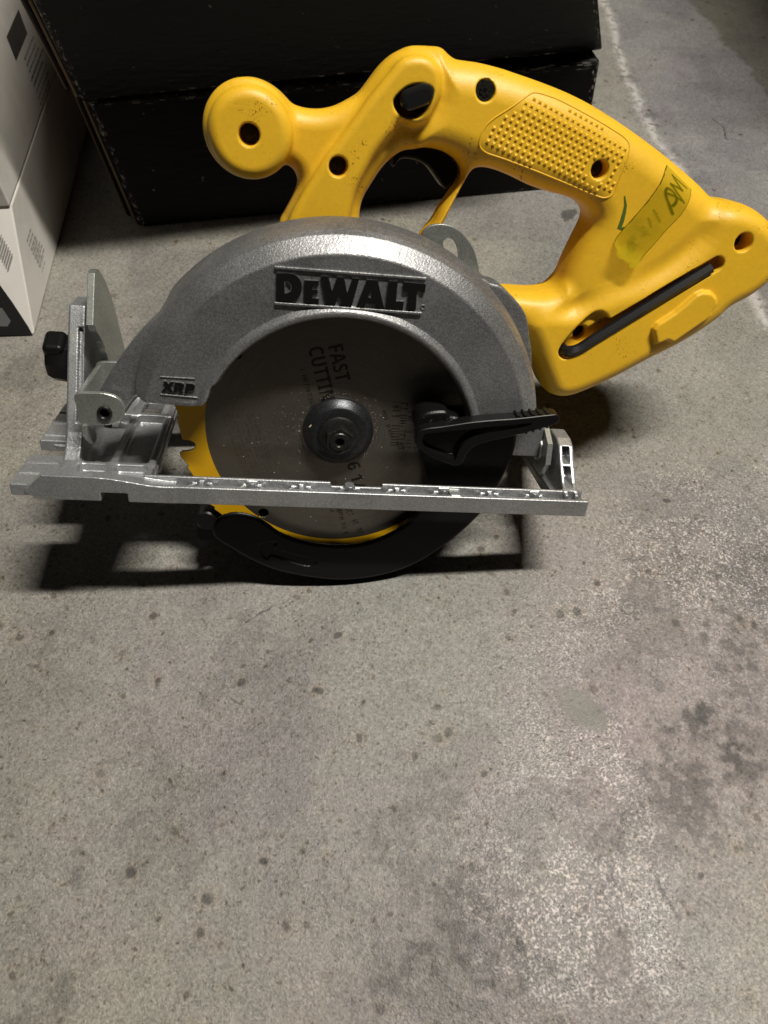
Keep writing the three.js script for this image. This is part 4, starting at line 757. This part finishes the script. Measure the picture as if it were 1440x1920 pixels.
{
  // white cartons on the left: their long side is a vertical plane; the lower one has a front that slopes back
  const c0 = ground(65, 628), c1 = ground(160, 265), e = c1.clone().sub(c0).normalize(), left = new THREE.Vector3(e.z, 0, -e.x);
  const onFace = (x, y) => { const d = rayOf(x, y), o = new THREE.Vector3(0, CAM_H, 0), t = c0.clone().sub(o).dot(left) / d.dot(left), q = o.addScaledVector(d, t).sub(c0); return [q.dot(e), q.y]; };
  const basis = new THREE.Matrix4().makeBasis(e, new THREE.Vector3(0, 1, 0), left);
  const S = 2400, CW_ = 1056, CH = 480;
  const paint = (sd, draw) => {
    const c = document.createElement('canvas'); c.width = CW_; c.height = CH; const x = c.getContext('2d'); x.fillStyle = '#d6d2ce'; x.fillRect(0, 0, CW_, CH);
    for (let k = 0; k < 300; k++) { x.fillStyle = `rgba(150,135,115,${0.05 * rnd()})`; x.beginPath(); x.ellipse(rnd() * CW_, rnd() * CH, 6 + rnd() * 50, 4 + rnd() * 20, rnd() * 3, 0, 6.28); x.fill(); }
    draw(x, (a, h) => [a * S, CH - h * S]);
    const t = new THREE.CanvasTexture(c); t.colorSpace = THREE.SRGBColorSpace; t.wrapS = t.wrapT = THREE.RepeatWrapping; t.repeat.set(S / CW_, S / CH);
    return std({ map: t, roughness: 0.40, bumpMap: rep(dataTex(256, 256, (i, j) => { const v = fbm(i / 40, j / 40, sd, 3, 7); return [v, v, v]; }), 0.15), bumpScale: 0.0006 });
  };
  const lines = (x, T, p, n, w, gap, alpha) => { x.save(); x.translate(...T(...onFace(...p))); x.fillStyle = `rgba(46,44,42,${alpha})`; for (let k = 0; k < n; k++) { let q = 0; while (q < w * (0.65 + 0.35 * rnd())) { const l = 4 + rnd() * 12; x.fillRect(q, k * gap, l, gap * 0.34); q += l + 3; } } x.restore(); };
  const H = 0.069;
  const carton = (label, pts, mat, depth) => {
    const o = boxThing('white_carton', label, 'box', 'white cartons left of the saw', c0);
    const g = extrude(pts, 0, depth, 0.0014); g.translate(0, 0, 0);
    // the seen side is the near end of the extrusion: turn it about so that it faces right
    g.applyMatrix4(basis); flipTriangles(g);
    mesh('carton_body', g, mat, o); return o;
  };
  const low = carton('white cardboard carton on the floor with a sloping printed front, under the other white carton', [[0.0006, 0.0008], [0.059, H - 0.0006], [0.44, H - 0.0006], [0.44, 0.0008]], paint(421, (x, T) => { lines(x, T, [50, 452], 7, 46, 9, 0.5); lines(x, T, [60, 470], 6, 40, 9, 0.35); }), 0.24);
  carton('white cardboard carton with small dark print, stacked on the other white carton', [[0.0572, H + 0.0004], [0.44, H + 0.0004], [0.44, H + 0.125], [0.0572, H + 0.125]], paint(431, (x, T) => {
    const a = onFace(30, 115); x.save(); x.translate(...T(...a)); x.fillStyle = 'rgba(34,32,32,0.85)'; x.fillRect(0, -40, 110, 40); x.restore();
    lines(x, T, [45, 110], 5, 120, 11, 0.6); lines(x, T, [58, 150], 7, 140, 11, 0.5);
  }), 0.24);
  { // black print low on the sloping front, with a pale figure in it
    const up = new THREE.Vector3(e.x * 0.0584, H, e.z * 0.0584).normalize(), out = up.clone().cross(left).normalize(); if (out.y < 0) out.negate();
    const F = (x, y) => { const d = rayOf(x, y), o = new THREE.Vector3(0, CAM_H, 0), t = c0.clone().sub(o).dot(out) / d.dot(out); return o.addScaledVector(d, t).sub(c0).addScaledVector(out, 0.0012); };
    const patch = (name, list, mat, lift = 0) => { const P = list.map(([x, y]) => F(x, y).addScaledVector(out, lift)), g = new THREE.BufferGeometry(); g.setAttribute('position', new THREE.Float32BufferAttribute(P.flatMap((p) => [p.x, p.y, p.z]), 3)); const ix = []; for (let k = 1; k < P.length - 1; k++) ix.push(0, k, k + 1); g.setIndex(ix); g.computeVertexNormals(); planarUV(g); return mesh(name, g, mat, low); };
    const ink = std({ color: lin(0.012, 0.012, 0.012), roughness: 0.4, side: THREE.DoubleSide });
    patch('black_print', [[-60, 629], [63, 629], [54, 612], [24, 566], [-2, 530], [-60, 450]], ink);
    patch('print_figure', [[-8, 575], [6, 578], [14, 590], [22, 602], [16, 612], [-10, 612]], std({ color: lin(0.10, 0.10, 0.10), roughness: 0.5, side: THREE.DoubleSide }), 0.0004);
    for (let k = 0; k < 7; k++) { const x0 = -6 + k * 3.4, y0 = 436 + k * 6; patch('print_line', [[x0, y0 + 34], [x0 + 9, y0 + 4], [x0 + 11, y0 + 4], [x0 + 2, y0 + 34]], std({ color: lin(0.22, 0.21, 0.20), roughness: 0.5, side: THREE.DoubleSide }), 0); }
  }
}

// unseen box added outside the frame on the right to shade the far floor corner
{
  const o = boxThing('added_shade_box', 'added plain brown box out of view, casting shade on the far right of the floor', 'box', null, new THREE.Vector3(0.475, 0, -1.0));
  const g = new RoundedBoxGeometry(0.32, 0.44, 0.72, 2, 0.003); g.translate(0.16, 0.2205, 0); mesh('carton_body', g, std({ color: lin(0.30, 0.20, 0.12), roughness: 0.8 }), o);
  const tp = new THREE.BoxGeometry(0.05, 0.0008, 0.70); tp.translate(0.16, 0.4412, 0); mesh('tape_strip', tp, std({ color: lin(0.34, 0.24, 0.14), roughness: 0.3 }), o);
}
// ---------------------------------------------------------------- sawdust
{
  const g = new THREE.IcosahedronGeometry(1, 0), N = 560, im = new THREE.InstancedMesh(g, M.dustPale, N), m = new THREE.Matrix4(), q = new THREE.Quaternion(), eu = new THREE.Euler();
  const place = (u, v, n, s) => { const p = new THREE.Vector3(u - BASE[0], v - BASE[1], n - BASE[2]).multiplyScalar(MM).applyMatrix4(new THREE.Matrix4().compose(saw.position, saw.quaternion, new THREE.Vector3(1, 1, 1))); eu.set(rnd() * 6, rnd() * 6, rnd() * 6); q.setFromEuler(eu); return m.compose(p, q, new THREE.Vector3(s, s * (0.4 + rnd() * 0.6), s * (0.4 + 0.4 * rnd())).multiplyScalar(MM)); };
  let k = 0;
  while (k < 140) { const q = px(788 + 58 * rnd(), 777 + 14 * rnd(), 19); im.setMatrixAt(k++, place(q[0], q[1], 21.4 + 0.5 * rnd(), 0.10 + 0.16 * rnd())); }
  while (k < 470) {
    const a = rnd() * 6.283, r = 19 + 42 * Math.pow(rnd(), 1.4), u = r * Math.cos(a), v = r * Math.sin(a);
    im.setMatrixAt(k++, place(u, v, 0.85, 0.10 + 0.20 * Math.pow(rnd(), 4)));
  }
  while (k < N) { const a = rnd() * 6.283, r = 18.6 + 2.2 * rnd(); im.setMatrixAt(k++, place(r * Math.cos(a), r * Math.sin(a), 0.85, 0.09 + 0.13 * rnd())); }
  im.name = 'sawdust'; im.castShadow = im.receiveShadow = true; tag(im, 'pale specks of sawdust clinging to the saw blade and lever', 'sawdust', null, 'stuff'); scene.add(im);
}

// ---------------------------------------------------------------- the ceiling tube that lights the floor (above the frame)
{
  const o = new THREE.Group(); o.name = numbered('tube_lamp'); o.position.copy(LAMP.at); o.up.set(0, 0, 1); o.lookAt(LAMP.aim); scene.add(o);
  tag(o, 'long ceiling tube lamp hanging above the saw', 'lamp');
  const hs = new THREE.BoxGeometry(LAMP.long + 0.06, LAMP.wide + 0.05, 0.06); hs.translate(0, 0, -0.04); mesh('housing', hs, std({ color: lin(0.7, 0.7, 0.7), roughness: 0.5 }), o);
  const df = new THREE.BoxGeometry(LAMP.long, LAMP.wide, 0.008); df.translate(0, 0, -0.002); mesh('diffuser', df, std({ color: lin(0.8, 0.8, 0.8), emissive: LAMP.color, emissiveIntensity: 6, roughness: 0.6 }), o);
}

renderer.render(scene, camera);
